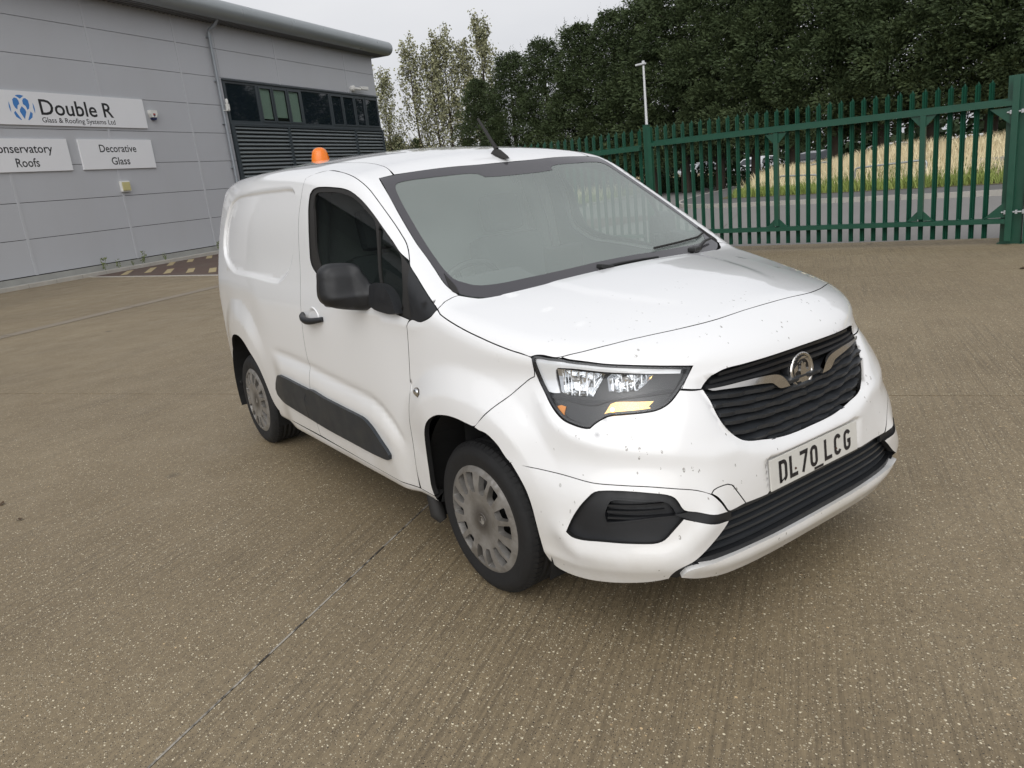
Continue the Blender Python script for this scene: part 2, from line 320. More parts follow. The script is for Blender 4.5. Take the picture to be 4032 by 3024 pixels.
def pinside(px, pz, poly):
    P = np.array(poly, float); ins = np.zeros(px.shape, bool); n = len(P)
    for i in range(n):
        x0, y0 = P[i]; x1, y1 = P[(i + 1) % n]
        c = ((y0 > pz) != (y1 > pz)) & (px < (x1 - x0) * (pz - y0) / (y1 - y0 + 1e-15) + x0)
        ins ^= c
    return ins
def pl3(P, poly):
    Q = np.array(poly, float); best = np.full(P.shape[:-1], 1e9)
    for a, b in zip(Q[:-1], Q[1:]):
        d = b - a; L = d @ d + 1e-12; t = np.clip(((P - a) @ d) / L, 0, 1)
        best = np.minimum(best, (((P - a) - t[..., None] * d) ** 2).sum(-1))
    return np.sqrt(best)
def cat_rom(pts, step=.012, closed=False, corner=.85):
    """smooth a polyline, keeping sharp corners"""
    P = np.array(pts, float); n = len(P); keep = [0]
    if closed:
        seg = [P[(i + 1) % n] - P[i] for i in range(n)]
        sharp = [i for i in range(n) if seg[i - 1] @ seg[i] < math.cos(corner) * np.linalg.norm(seg[i - 1]) * np.linalg.norm(seg[i])]
        s0 = sharp[0] if sharp else 0
        P = np.roll(P, -s0, 0); P = np.vstack([P, P[:1]]); n = len(P)
    out = []; runs = []; st = 0
    for i in range(1, n - 1):
        a = P[i] - P[i - 1]; b = P[i + 1] - P[i]
        if a @ b < math.cos(corner) * np.linalg.norm(a) * np.linalg.norm(b): runs.append((st, i)); st = i
    runs.append((st, n - 1))
    for a, b in runs:
        R = P[a:b + 1]; m = len(R)
        E0 = 2 * R[0] - R[1]; E1 = 2 * R[-1] - R[-2]
        if closed and len(runs) == 1 and m > 3: E0 = R[-2]; E1 = R[1]
        X = np.vstack([E0, R, E1])
        for i in range(m - 1):
            p0, p1, p2, p3 = X[i:i + 4]
            k = max(1, int(round(np.linalg.norm(p2 - p1) / step)))
            t1 = max(np.linalg.norm(p1 - p0), 1e-6) ** .5; t2 = max(np.linalg.norm(p2 - p1), 1e-6) ** .5; t3 = max(np.linalg.norm(p3 - p2), 1e-6) ** .5
            m1 = t2 * ((p1 - p0) / t1 - (p2 - p0) / (t1 + t2) + (p2 - p1) / t2); m2 = t2 * ((p2 - p1) / t2 - (p3 - p1) / (t2 + t3) + (p3 - p2) / t3)
            for j in range(k):
                u = j / k; out.append((2 * p1 - 2 * p2 + m1 + m2) * u ** 3 + (-3 * p1 + 3 * p2 - 2 * m1 - m2) * u ** 2 + m1 * u + p1)
    if not closed: out.append(P[-1])
    return np.array(out)
XZ = lambda L: [(p[0], p[2]) for p in L]
YZ = lambda L: [(abs(p[1]), p[2]) for p in L]
PRESS = cat_rom(XZ(TR['press']), .05, True)
GRL = YZ(TR['grille_l']) + [(0., .632), (0., .925)]
GRL = [(0., .925)] + YZ(TR['grille_l']) + [(0., .632)]
BCR = [(p[0], abs(p[1]), p[2]) for p in TR['bcrease'][:10]] + [(.846, .388, .653), (.858, .28, .612), (.866, .20, .600), (.870, 0., .598)]
LED = [(p[0], abs(p[1]), p[2]) for p in TR['ledge']]
LOW = [(p[0], abs(p[1]), p[2]) for p in TR['lowcrease']]
LIPM = [(p[0], abs(p[1]), p[2]) for p in TR['lip_mid']] + [(.883, 0, .288)]
CRX = [p[0] for p in TR['lower_crease']]; CRZ = [p[2] for p in TR['lower_crease']]
SHX = [-1.1, -.935, -.736, -.511, -.301]; SHZ = [1.098, 1.093, 1.084, 1.070, 1.059]
HCX = [-.2, .008, .169, .332, .445, .56]; HCY = [.42, .412, .402, .355, .307, .25]
def feat(P):
    x, y, z = P[..., 0], np.abs(P[..., 1]), P[..., 2]
    d = np.zeros(x.shape)
    m = (x < -1.4) & (z > 1.0) & (z < 1.75) & (y > .6)
    if m.any():
        q = pldist(x[m], z[m], PRESS, True); ins = pinside(x[m], z[m], PRESS)
        d[m] -= .020 * sst(0, .034, np.where(ins, q, 0))
    m = (y > .6) & (z < 1.15) & (x > -.75) & (x < .6)
    if m.any():
        X, Z = x[m] - .03, z[m] - .36; r = np.hypot(X, Z); a = np.degrees(np.arctan2(Z, X))
        ro = np.interp(a, [30, 50, 80, 100, 125, 150], [.535, .545, .57, .59, .595, .60]); rl = np.interp(a, [30, 60, 90, 120, 150], [.432, .448, .449, .476, .495])
        fade = sst(18, 55, a) * sst(158, 122, a)
        t = np.clip((ro - r) / (ro - rl), 0, 1)
        prof = np.where(t < .2, t * t / .4, np.where(t > .86, 1. - .07 / .9 * 0 - (1 - t) ** 2 / .28, t - .1)); prof = np.where(t > .86, (.76 + (t - .86) - (t - .86) ** 2 / .28) , prof) / .83
        d[m] += fade * (.031 * np.clip(prof, 0, 1) - .012 * sst(ro + .30, ro, r))
    m = (y > .6) & (z < 1.2) & (x < -1.9)
    if m.any():
        X, Z = x[m] + 2.785, z[m] - .36; r = np.hypot(X, Z); a = np.degrees(np.arctan2(Z, X))
        ro = np.interp(a, [40, 60, 95, 130], [.70, .69, .65, .64]); rl = np.interp(a, [40, 60, 95, 130], [.56, .555, .50, .49])
        fade = sst(24, 58, a) * sst(160, 110, a)
        t = np.clip((ro - r) / (ro - rl), 0, 1)
        d[m] += fade * (.024 * (t * t * (3 - 2 * t) * .4 + t * .6) - .010 * sst(ro + .25, ro, r))
    m = (y > .6) & (z < .85) & (x > -2.2) & (x < -.40)
    if m.any():
        zl = np.interp(x[m], CRX, CRZ); dd = zl - z[m]; fade = sst(-2.12, -1.9, x[m]) * sst(-.42, -.60, x[m])
        d[m] += fade * (.017 * sst(-.006, .11, dd) - .007 * np.exp(-(dd - .012) ** 2 / .025 ** 2))
    m = (y > .6) & (np.abs(z - 1.07) < .16) & (x > -1.2) & (x < -.1)
    if m.any():
        zl = np.interp(x[m], SHX, SHZ); q = z[m] - zl
        d[m] += .007 * np.exp(-np.abs(q) / .035) * sst(-1.15, -.75, x[m]) * sst(-.12, -.28, x[m])
    m = (x > .2) & (z < 1.0)
    if m.any():
        Q = np.stack([x[m], y[m], z[m]], -1); n0 = np.zeros(len(Q))
        q = pl3(Q, BCR); n0 += .019 * np.exp(-q / .05) * sst(.30, .46, Q[:, 0])
        q = pl3(Q, LED); n0 += .030 * np.exp(-q / .040)
        q = pl3(Q, LOW); n0 += .008 * np.exp(-q / .022)
        q = pl3(Q, LIPM); n0 += .014 * np.exp(-q / .03)
        g = (Q[:, 0] > .6) & (Q[:, 2] > .5) & (Q[:, 2] < .9)
        if g.any():
            q = pldist(Q[g, 1], Q[g, 2], GRL); n0[g] -= .016 * np.exp(-q / .03) * sst(.93, .85, Q[g, 2])
        pm = (Q[:, 0] > .7) & (Q[:, 1] < .32)
        if pm.any():
            zz = Q[pm, 2]; yy = Q[pm, 1]
            n0[pm] = n0[pm] * (1 - sst(.30, .26, yy) * sst(.595, .575, zz) * sst(.38, .46, zz)) - .006 * sst(.276, .264, yy) * sst(.597, .585, zz) * sst(.40, .47, zz)
        d[m] += n0
    m = (z > .9) & (x > -.25) & (x < .62) & (y < .7)
    if m.any():
        yl = np.interp(x[m], HCX, HCY); d[m] += .0055 * sst(.030, -.030, y[m] - yl) * sst(.60, .34, x[m]) * sst(-.12, .06, x[m])
    return d
def F(P): return base(P) - feat(P)
def Fn(P, e=.0015, fn=None):
    F_ = fn or F
    g = np.stack([F_(P + np.array(v) * e) - F_(P - np.array(v) * e) for v in ((1, 0, 0), (0, 1, 0), (0, 0, 1))], -1)
    return g / (np.linalg.norm(g, axis=-1, keepdims=True) + 1e-12)
# parameter domains: 3D -> (u, v) and (u, v) -> ray
class Dom:
    def __init__(s, kind, a=0., b=0.): s.k, s.a, s.b = kind, a, b
    def uv(s, P):
        P = np.atleast_2d(np.array(P, float)); x, y, z = P.T
        if s.k == 'top': return np.stack([x, y], 1)
        if s.k == 'side': return np.stack([x, np.arctan2(z - s.a, -y) * .9], 1)
        if s.k == 'front': return np.stack([np.arctan2(-y, x - s.a) * .9, z], 1)
        if s.k == 'roll': return np.stack([y, np.arctan2(z - s.b, x - s.a) * .6], 1)
    def ray(s, U):
        u, v = U.T; o = np.zeros(len(U)); i = o + 1
        if s.k == 'top': return np.stack([u, v, o + .5], 1), np.stack([o, o, i], 1)
        if s.k == 'side': return np.stack([u, o, o + s.a], 1), np.stack([o, -np.cos(v / .9), np.sin(v / .9)], 1)
        if s.k == 'front': return np.stack([o + s.a, o, v], 1), np.stack([np.cos(u / .9), -np.sin(u / .9), o], 1)
        if s.k == 'roll': return np.stack([o + s.a, u, o + s.b], 1), np.stack([np.cos(v / .6), o, np.sin(v / .6)], 1)
    def surf(s, U, fn=None):
        fn = fn or F
        O, D = s.ray(U); lo = np.zeros(len(U)) + .02; hi = np.zeros(len(U)) + 1.6
        for _ in range(34):
            m = (lo + hi) / 2; v = fn(O + m[:, None] * D); hi = np.where(v > 0, m, hi); lo = np.where(v > 0, lo, m)
        return O + ((lo + hi) / 2)[:, None] * D
BON = Dom('side', .30); TOP = Dom('top'); SIDE = Dom('side', .75); FRONT = Dom('front', -.2); ROLL = Dom('roll', .2, .75)
def offset_loop(L, d):
    """move a closed 2D loop inwards by d"""
    L = np.array(L); area = 0.5 * np.sum(L[:, 0] * np.roll(L[:, 1], -1) - np.roll(L[:, 0], -1) * L[:, 1]); sg = 1 if area > 0 else -1
    e = np.roll(L, -1, 0) - L; e /= np.linalg.norm(e, axis=1)[:, None] + 1e-12
    n = np.stack([-e[:, 1], e[:, 0]], 1) * sg; b = n + np.roll(n, 1, 0); b /= np.linalg.norm(b, axis=1)[:, None] + 1e-9
    c = np.clip((b * n).sum(1), .45, 1)
    return L + b * (d / c)[:, None]
def cdt(loops, h, extra=None):
    """triangulate loops[0] minus the other loops with an inner grid of spacing h -> points, tris, boundary index loops"""
    pts = []; edges = []; bl = []
    for L in loops:
        k = len(pts); pts += [tuple(p) for p in L]; n = len(L)
        edges += [(k + i, k + (i + 1) % n) for i in range(n)]; bl.append(list(range(k, k + n)))
    nb = len(pts); A = np.array(loops[0]); lo = A.min(0); hi = A.max(0)
    gx = np.arange(lo[0] + h * .5, hi[0], h); gy = np.arange(lo[1] + h * .43, hi[1], h * .866)
    G = np.array([(x + (h / 2 if j % 2 else 0), y) for j, y in enumerate(gy) for x in gx]) if len(gx) and len(gy) else np.zeros((0, 2))
    if len(G):
        ok = pinside(G[:, 0], G[:, 1], loops[0]) & (pldist(G[:, 0], G[:, 1], loops[0], True) > h * .45)
        for L in loops[1:]:
            ok &= ~pinside(G[:, 0], G[:, 1], L) & (pldist(G[:, 0], G[:, 1], L, True) > h * .45)
        for E in (extra or ()): ok &= pldist(G[:, 0], G[:, 1], np.array(E)) > h * .4
        pts += [tuple(p) for p in G[ok]]
    for E in (extra or ()):
        E = np.array(E); ok = pinside(E[:, 0], E[:, 1], loops[0]) & (pldist(E[:, 0], E[:, 1], loops[0], True) > h * .4)
        for L in loops[1:]: ok &= ~pinside(E[:, 0], E[:, 1], L) & (pldist(E[:, 0], E[:, 1], L, True) > h * .4)
        k = len(pts); idx = np.cumsum(ok) - 1; pts += [tuple(q) for q in E[ok]]
        edges += [(k + int(idx[i]), k + int(idx[i + 1])) for i in range(len(E) - 1) if ok[i] and ok[i + 1]]
    r = delaunay_2d_cdt([Vector(p) for p in pts], edges, [], 0, 1e-6)
    V = np.array([tuple(v) for v in r[0]]); T = np.array([f for f in r[2] if len(f) == 3])
    c = V[T].mean(1); ok = pinside(c[:, 0], c[:, 1], loops[0])
    for L in loops[1:]: ok &= ~pinside(c[:, 0], c[:, 1], L)
    T = T[ok]
    back = {}
    for i, o in enumerate(r[3]):
        for q in o: back[q] = i
    return V, T, [[back[i] for i in L] for L in bl]
def finish(name, P, Nn, T, loops, flange, mats, parent, flip=False, flange_dir=None):
    """surface with analytic normals and a turned-in edge"""
    nv = len(P); vs = [tuple(p) for p in P]; fs = []; nr = []; mi = []
    a, b, c = P[T[:, 0]], P[T[:, 1]], P[T[:, 2]]
    wrong = (np.cross(b - a, c - a) * Nn[T[:, 0]]).sum(1) < 0
    for t, w in zip(T, wrong):
        t = tuple(int(i) for i in (t[::-1] if w else t)); fs.append(t); nr += [tuple(Nn[i]) for i in t]; mi.append(0)
    if flange:
        for L in loops:
            k = len(vs); n = len(L)
            fd = [flange_dir if flange_dir is not None else -Nn[i] for i in L]
            vs += [tuple(P[i] + np.array(d) * flange) for i, d in zip(L, fd)]
            cx = P[T].mean(1)
            for i in range(n):
                j = (i + 1) % n; q = [L[i], L[j], k + j, k + i]
                fn_ = np.cross(P[L[j]] - P[L[i]], np.array(fd[i])); fn_ /= np.linalg.norm(fn_) + 1e-12
                mid = (P[L[i]] + P[L[j]]) / 2; w = cx[((cx - mid) ** 2).sum(1).argmin()] - mid
                if fn_ @ w > 0: q = q[::-1]; fn_ = -fn_
                q = [int(v) for v in q]
                # face orientation must agree with the outward normal
                A = np.array(vs[q[0]]); B = np.array(vs[q[1]]); C_ = np.array(vs[q[2]])
                if np.cross(B - A, C_ - A) @ fn_ < 0: q = q[::-1]
                fs.append(tuple(q)); nr += [tuple(fn_)] * 4; mi.append(1)
    me = bpy.data.meshes.new(name); me.from_pydata(vs, [], fs); me.update()
    me.polygons.foreach_set('use_smooth', [True] * len(fs)); me.polygons.foreach_set('material_index', mi)
    me.normals_split_custom_set(nr)
    return put(name, me, parent, mats)
def on_side(x, z):
    lo, hi = .2, 1.3
    for _ in range(26):
        m = (lo + hi) / 2
        if base(np.array([x, m, z])) > 0: hi = m
        else: lo = m
    return lo
def screen_form(P):
    x, y, z = P[..., 0], np.abs(P[..., 1]), P[..., 2]
    return smax((z - (1.655 - .644 * (x + .78 + .21 * y * y))) * .84, z - (rz(x) - .115 * y * y - .05 * np.clip(y, 0, 1) ** 6), .05)
def mirror(L): return [(p[0], -p[1], p[2]) for p in L]
def snap(L, fn=None):
    """pull rough outline points onto the skin along its normal"""
    P = np.array(L, float)
    for _ in range(4):
        v = (fn or F)(P); P = P - Fn(P, fn=fn) * np.clip(v, -.03, .03)[:, None] / np.maximum(.35, np.abs(((fn or F)(P + Fn(P, fn=fn) * .002) - v) / .002))[:, None]
    return P
def panel(name, outline, dom, mats, parent, h=.03, gap=.003, lift=0., flange=.02, holes=(), step=.012, smooth=True, side=1, corner=.85, holegap=0., fn=None, creases=(), pane=False):
    """cut one skin panel: outline (3D points near the skin) in a domain; side=-1 builds the mirrored far-side panel"""
    def lp(L, g):
        U = dom.uv(L); U = cat_rom(U, step, True, corner) if smooth else U
        return offset_loop(U, g) if g else U
    loops = [lp(outline, gap / 2)] + [lp(H, -holegap) for H in holes]
    V, T, bl = cdt(loops, h, [cat_rom(dom.uv(L), h * .6) for L in creases])
    P = dom.surf(V, fn); Nn = Fn(P, fn=fn)
    if pane:   # float glass: one smooth curved sheet
        A = np.stack([np.ones(len(P)), P[:, 0], P[:, 2], P[:, 0] ** 2, P[:, 0] * P[:, 2], P[:, 2] ** 2], 1); c = np.linalg.lstsq(A, P[:, 1], rcond=None)[0]
        P[:, 1] = A @ c; gx_ = c[1] + 2 * c[3] * P[:, 0] + c[4] * P[:, 2]; gz_ = c[2] + c[4] * P[:, 0] + 2 * c[5] * P[:, 2]
        Nn = np.stack([gx_, -np.ones(len(P)), gz_], 1); Nn /= np.linalg.norm(Nn, axis=1)[:, None]
    P = P + Nn * lift
    if side < 0: P = P * np.array([1, -1, 1]); Nn = Nn * np.array([1, -1, 1])
    return finish(name, P, Nn, T, bl, flange, mats, parent)
def on_skin(dom, pts): return dom.surf(dom.uv(pts))
# ---------------------------------------------------------------- van materials
def paint_mat():
    b = NB('van_paint'); pos = b.pos()
    grime = b.noise(2.2, 6, .62); fine = b.noise(26, 5, .7)
    z = b.n('ShaderNodeSeparateXYZ', {0: pos}).outputs
    low = b.n('ShaderNodeMapRange', {0: z[2], 1: .25, 2: .78, 3: 1., 4: 0.}).outputs[0]
    fwd = b.n('ShaderNodeMapRange', {0: z[0], 1: .15, 2: .75, 3: .0, 4: 1.}).outputs[0]
    amt = b.n('ShaderNodeMath', {0: low, 1: b.ramp(grime, [(.35, .1), (.65, 1)])}, operation='MULTIPLY').outputs[0]
    c = b.mix(b.n('ShaderNodeMath', {0: amt, 1: .55}, operation='MULTIPLY').outputs[0], (.81, .815, .82), (.56, .52, .44))
    # dead flies and chips thrown up on the nose
    vo = b.n('ShaderNodeTexVoronoi', {'Vector': b.map((30, 40, 19), (0, .35, 0)), 'Scale': 1., 'Randomness': 1.}, feature='F1')
    rad = b.n('ShaderNodeMapRange', {0: b.noise(9, 2), 1: .36, 2: .70, 3: .03, 4: .19}).outputs[0]
    sp = b.n('ShaderNodeMath', {0: vo.outputs['Distance'], 1: rad}, operation='LESS_THAN').outputs[0]
    rag = b.n('ShaderNodeMath', {0: b.noise(160, 2), 1: .47}, operation='GREATER_THAN').outputs[0]
    sp = b.n('ShaderNodeMath', {0: sp, 1: rag}, operation='MULTIPLY').outputs[0]
    sp = b.n('ShaderNodeMath', {0: sp, 1: fwd}, operation='MULTIPLY').outputs[0]
    sp = b.n('ShaderNodeMath', {0: sp, 1: .72}, operation='MULTIPLY').outputs[0]
    c = b.mix(sp, c, (.16, .145, .12))
    b.set(Base_Color=c, Roughness=.34, Coat_Weight=1.)
    b.b.inputs['Coat Roughness'].default_value = .035
paint_mat()
mat('gap_black', (.006, .006, .006), .9)
mat('black_plastic', (.0125, .0135, .0155), .48, var=.25, vscale=14, bump=.12, bscale=420)
mat('moulding_plastic', (.019, .024, .030), .42, var=.45, vscale=5, bump=.10, bscale=380)
mat('rubber', (.016, .015, .014), .7)
mat('gloss_black', (.012, .012, .013), .16)
mat('tyre_rubber', (.009, .009, .0095), .75, var=.3, vscale=10, bump=.2, bscale=240)
mat('chrome', (.62, .60, .57), .12, 1., var=.10, vscale=20)
mat('dash', (.055, .058, .060), .7, bump=.1, bscale=300)
mat('seat_cloth', (.07, .075, .08), .9, bump=.2, bscale=500)
mat('trim_grey', (.16, .165, .165), .7)
mat('bulkhead_grey', (.30, .31, .31), .75, var=.1)
mat('reflector', (.80, .81, .82), .10, 1.)
mat('lamp_dark', (.012, .013, .015), .25)
mat('drl_white', (.93, .94, .95), .16, .25)
mat('slat_plastic', (.030, .033, .037), .40, var=.2, vscale=12)
mat('plate_white', (.62, .61, .57), .38, var=.10, vscale=22)
mat('plate_black', (.012, .011, .014), .4)
mat('rust', (.06, .025, .012), .8)
mat('wiper_black', (.012, .012, .012), .45)
b_ = NB('hubcap_silver'); ps = b_.pos(); rr_ = b_.n('ShaderNodeVectorMath', {0: b_.map((1, 0, 1))}, operation='LENGTH').outputs['Value']
ds = b_.mix(b_.ramp(b_.noise(9, 5, .65), [(.35, .15), (.7, .9)]), (.37, .36, .345), (.15, .135, .115))
ctr = b_.n('ShaderNodeMapRange', {0: rr_, 1: .035, 2: .085, 3: .75, 4: .0}).outputs[0]
b_.set(Base_Color=b_.mix(ctr, ds, (.06, .052, .045)), Metallic=.45, Roughness=.42)
def glass_mat(name, tint, ior, haze_film=.0, dcol=(.5, .52, .5), rough=.0):
    b = NB(name); t = b.t; t.nodes.remove(b.b)
    tr = b.n('ShaderNodeBsdfTransparent', {'Color': (*tint, 1)}); gl = b.n('ShaderNodeBsdfGlossy', {'Roughness': rough})
    fr = b.n('ShaderNodeFresnel', {'IOR': ior}); front = b.n('ShaderNodeMath', {0: 1., 1: b.n('ShaderNodeNewGeometry').outputs['Backfacing']}, operation='SUBTRACT').outputs[0]   # thin pane: reflect once, on the outer face
    rf_ = b.n('ShaderNodeMath', {0: fr.outputs[0], 1: front}, operation='MULTIPLY').outputs[0]
    mx = b.n('ShaderNodeMixShader', {0: rf_, 1: tr.outputs[0], 2: gl.outputs[0]})
    last = mx
    if haze_film:
        di = b.n('ShaderNodeBsdfDiffuse', {'Color': (*dcol, 1)}); nz = b.noise(1.6, 2, .5)
        fac = b.n('ShaderNodeMath', {0: b.ramp(nz, [(.3, .8), (.75, 1.)]), 1: haze_film}, operation='MULTIPLY').outputs[0]
        last = b.n('ShaderNodeMixShader', {0: fac, 1: mx.outputs[0], 2: di.outputs[0]})
    t.links.new(last.outputs[0], b.out.inputs[0]); return b.m
glass_mat('screen_glass', (.84, .90, .87), 1.8, .30, (.58, .655, .62))  # pale diffuse film: some dust, plus milky sky reflection put into the colour
glass_mat('side_glass', (.46, .52, .49), 1.56)
glass_mat('lamp_glass', (.94, .95, .96), 1.5)
b_ = NB('frit'); b_.set(Base_Color=(.060, .058, .064, 1), Roughness=.12); b_.b.inputs['Specular IOR Level'].default_value = .6
b_ = NB('beacon_amber'); b_.set(Base_Color=(.95, .24, .02, 1), Roughness=.18, Transmission_Weight=.25, Subsurface_Weight=.25); b_.b.inputs['Subsurface Radius'].default_value = (.05, .02, .005)
b_ = NB('amber_lens'); b_.set(Base_Color=(.75, .26, .03, 1), Roughness=.2)
b_ = NB('bulb_lit'); b_.set(Base_Color=(1, .6, .2, 1)); b_.b.inputs['Emission Color'].default_value = (1, .52, .14, 1); b_.b.inputs['Emission Strength'].default_value = 14
b_ = NB('indicator_lit'); vo_ = b_.n('ShaderNodeTexVoronoi', {'Vector': b_.pos(), 'Scale': 170.}).outputs['Distance']
b_.set(Base_Color=(.8, .5, .2, 1), Roughness=.15, Metallic=.6); b_.b.inputs['Emission Color'].default_value = (1, .55, .16, 1)
b_.t.links.new(b_.ramp(vo_, [(.1, 1.1), (.5, .16)]), b_.b.inputs['Emission Strength'])
mat('drl_silver', (.45, .44, .42), .35, .6)
# ================================================================ SETTING
R2 = math.radians
A_dir = Vector((math.cos(R2(123.4)), math.sin(R2(123.4)), 0)); B_dir = Vector((A_dir.y, -A_dir.x, 0)); G0 = Vector((.089, -2.179, 0))
def concrete():
    b = NB('yard_concrete'); p = b.pos()
    q = b.map((1, 1, 1), (0, 0, R2(-123.4)), p)
    big = b.noise(.32, 5, .6, q); mid = b.noise(2.1, 6, .62, q); fine = b.noise(38, 4, .65, q)
    c = b.mix(b.ramp(big, [(.32, 0), (.68, 1)]), (.235, .180, .104), (.315, .248, .150))
    c = b.mix(b.ramp(mid, [(.35, .0), (.75, .55)]), c, (.190, .145, .086))
    c = b.mix(b.ramp(fine, [(.3, .5), (.7, 0)]), c, (.105, .080, .052))
    # broom lines along the slab
    br = b.noise(1., 4, .7, b.map((.9, 58, 1), (0, 0, 0), q)); msk = b.ramp(b.noise(.45, 3, .5, b.map((1, 1, 1), (0, 0, 0), p)), [(.38, .10), (.60, .9)])
    brd = b.n('ShaderNodeMath', {0: b.ramp(br, [(.46, 0), (.62, 1)]), 1: msk}, operation='MULTIPLY').outputs[0]
    c = b.mix(b.n('ShaderNodeMath', {0: brd, 1: .62}, operation='MULTIPLY').outputs[0], c, (.095, .073, .046))
    # exposed aggregate: pale, buff and dark chips
    last = c; heights = None
    for sc, lim, col, keep in ((62, .30, (.74, .66, .48), .66), (130, .34, (.62, .54, .39), .55), (90, .26, (.045, .036, .030), .62), (30, .17, (.60, .44, .25), .84), (150, .33, (.07, .056, .040), .45)):
        vo = b.n('ShaderNodeTexVoronoi', {'Vector': b.map((1, 1.35, 1), (0, 0, .4 + sc), p), 'Scale': float(sc), 'Randomness': 1.}, feature='F1')
        rnd_ = b.n('ShaderNodeSeparateXYZ', {0: vo.outputs['Color']}).outputs
        on = b.n('ShaderNodeMath', {0: rnd_[0], 1: keep}, operation='GREATER_THAN').outputs[0]
        rad = b.n('ShaderNodeMapRange', {0: rnd_[1], 1: 0., 2: 1., 3: lim * .45, 4: lim}).outputs[0]
        ins = b.n('ShaderNodeMath', {0: vo.outputs['Distance'], 1: rad}, operation='LESS_THAN').outputs[0]
        m = b.n('ShaderNodeMath', {0: ins, 1: on}, operation='MULTIPLY').outputs[0]
        last = b.mix(m, last, b.mix(rnd_[2], col, tuple(x * .62 for x in col)))
    # oil spots and scuffs
    oil = b.n('ShaderNodeTexVoronoi', {'Vector': p, 'Scale': .8}, feature='F1').outputs['Distance']
    last = b.mix(b.ramp(oil, [(.03, .7), (.06, 0)]), last, (.03, .027, .024))
    b.set(Base_Color=last, Roughness=b.ramp(mid, [(.3, .50), (.7, .72)]))
    h = b.mix(.5, b.ramp(fine, [(.2, 0), (.8, 1)]), b.ramp(br, [(.35, 1), (.65, 0)]))
    b.bump(h, .45, .004)
concrete()
b = NB('asphalt'); p = b.pos()
b.set(Base_Color=b.mix(b.noise(60, 4, .7), b.mix(b.noise(.6, 5), (.23, .22, .21), (.30, .29, .28)), (.17, .165, .158)), Roughness=.85); b.bump(b.noise(140, 3), .5, .006)
b = NB('path_asphalt'); b.set(Base_Color=b.mix(b.noise(3, 5), (.11, .11, .11), (.15, .148, .144)), Roughness=.85)
mat('kerb_stone', (.42, .40, .36), .85, var=.22, vscale=3, bump=.3, bscale=80)
mat('plinth_concrete', (.33, .33, .31), .85, var=.25, vscale=2.2, bump=.3, bscale=60)
mat('joint_dark', (.028, .024, .02), .9)
b = NB('joint_seal'); b.set(Base_Color=b.mix(b.ramp(b.noise(9, 4, .7), [(.44, 0), (.56, 1)]), (.035, .03, .025), (.36, .33, .28)), Roughness=.8)
def cladding():
    b = NB('cladding_grey'); p = b.pos()
    rib = b.n('ShaderNodeTexWave', {'Vector': b.map((0, 0, 1), (0, 0, 0), p), 'Scale': 9., 'Distortion': 0.}, bands_direction='Z').outputs['Fac']
    dirt = b.noise(.7, 6, .6, b.map((1, 1, .35)))
    b.set(Base_Color=b.mix(b.ramp(dirt, [(.35, 0), (.75, .35)]), (.48, .493, .52), (.43, .434, .445)), Roughness=.42, Metallic=.0)
    b.bump(rib, .25, .004)
cladding()
mat('cover_strip', (.50, .51, .535), .4)
mat('anthracite', (.048, .060, .068), .38, var=.12, vscale=3)
mat('louvre_grey', (.135, .155, .162), .36, var=.15, vscale=2)
mat('fascia_metal', (.30, .325, .335), .34, .2, var=.08, vscale=1.2)
mat('soffit', (.18, .185, .19), .6)
mat('zinc_pipe', (.27, .295, .32), .4, .15)
b = NB('window_glass'); b.set(Base_Color=(.010, .016, .022, 1), Roughness=.04); b.b.inputs['Specular IOR Level'].default_value = .7
mat('blind', (.50, .57, .50), .8, var=.05)
mat('sign_white', (.80, .81, .83), .45, var=.03, vscale=2)
mat('sign_black', (.012, .012, .014), .5)
mat('sign_blue', (.055, .22, .56), .5)
mat('white_plastic', (.72, .72, .69), .5)
mat('lamp_yellow', (.55, .50, .24), .5)
mat('navy', (.015, .02, .07), .5); mat('red_print', (.35, .05, .04), .5)
mat('bollard_yellow', (.85, .62, .03), .5, var=.08)
mat('gate_green', (.008, .064, .038), .36, var=.18, vscale=6)
mat('galv', (.42, .44, .45), .45, .55, var=.15, vscale=12)
mat('bark', (.055, .042, .032), .95, var=.4, vscale=9, bump=.6, bscale=30)
mat('pole_white', (.62, .63, .64), .5)
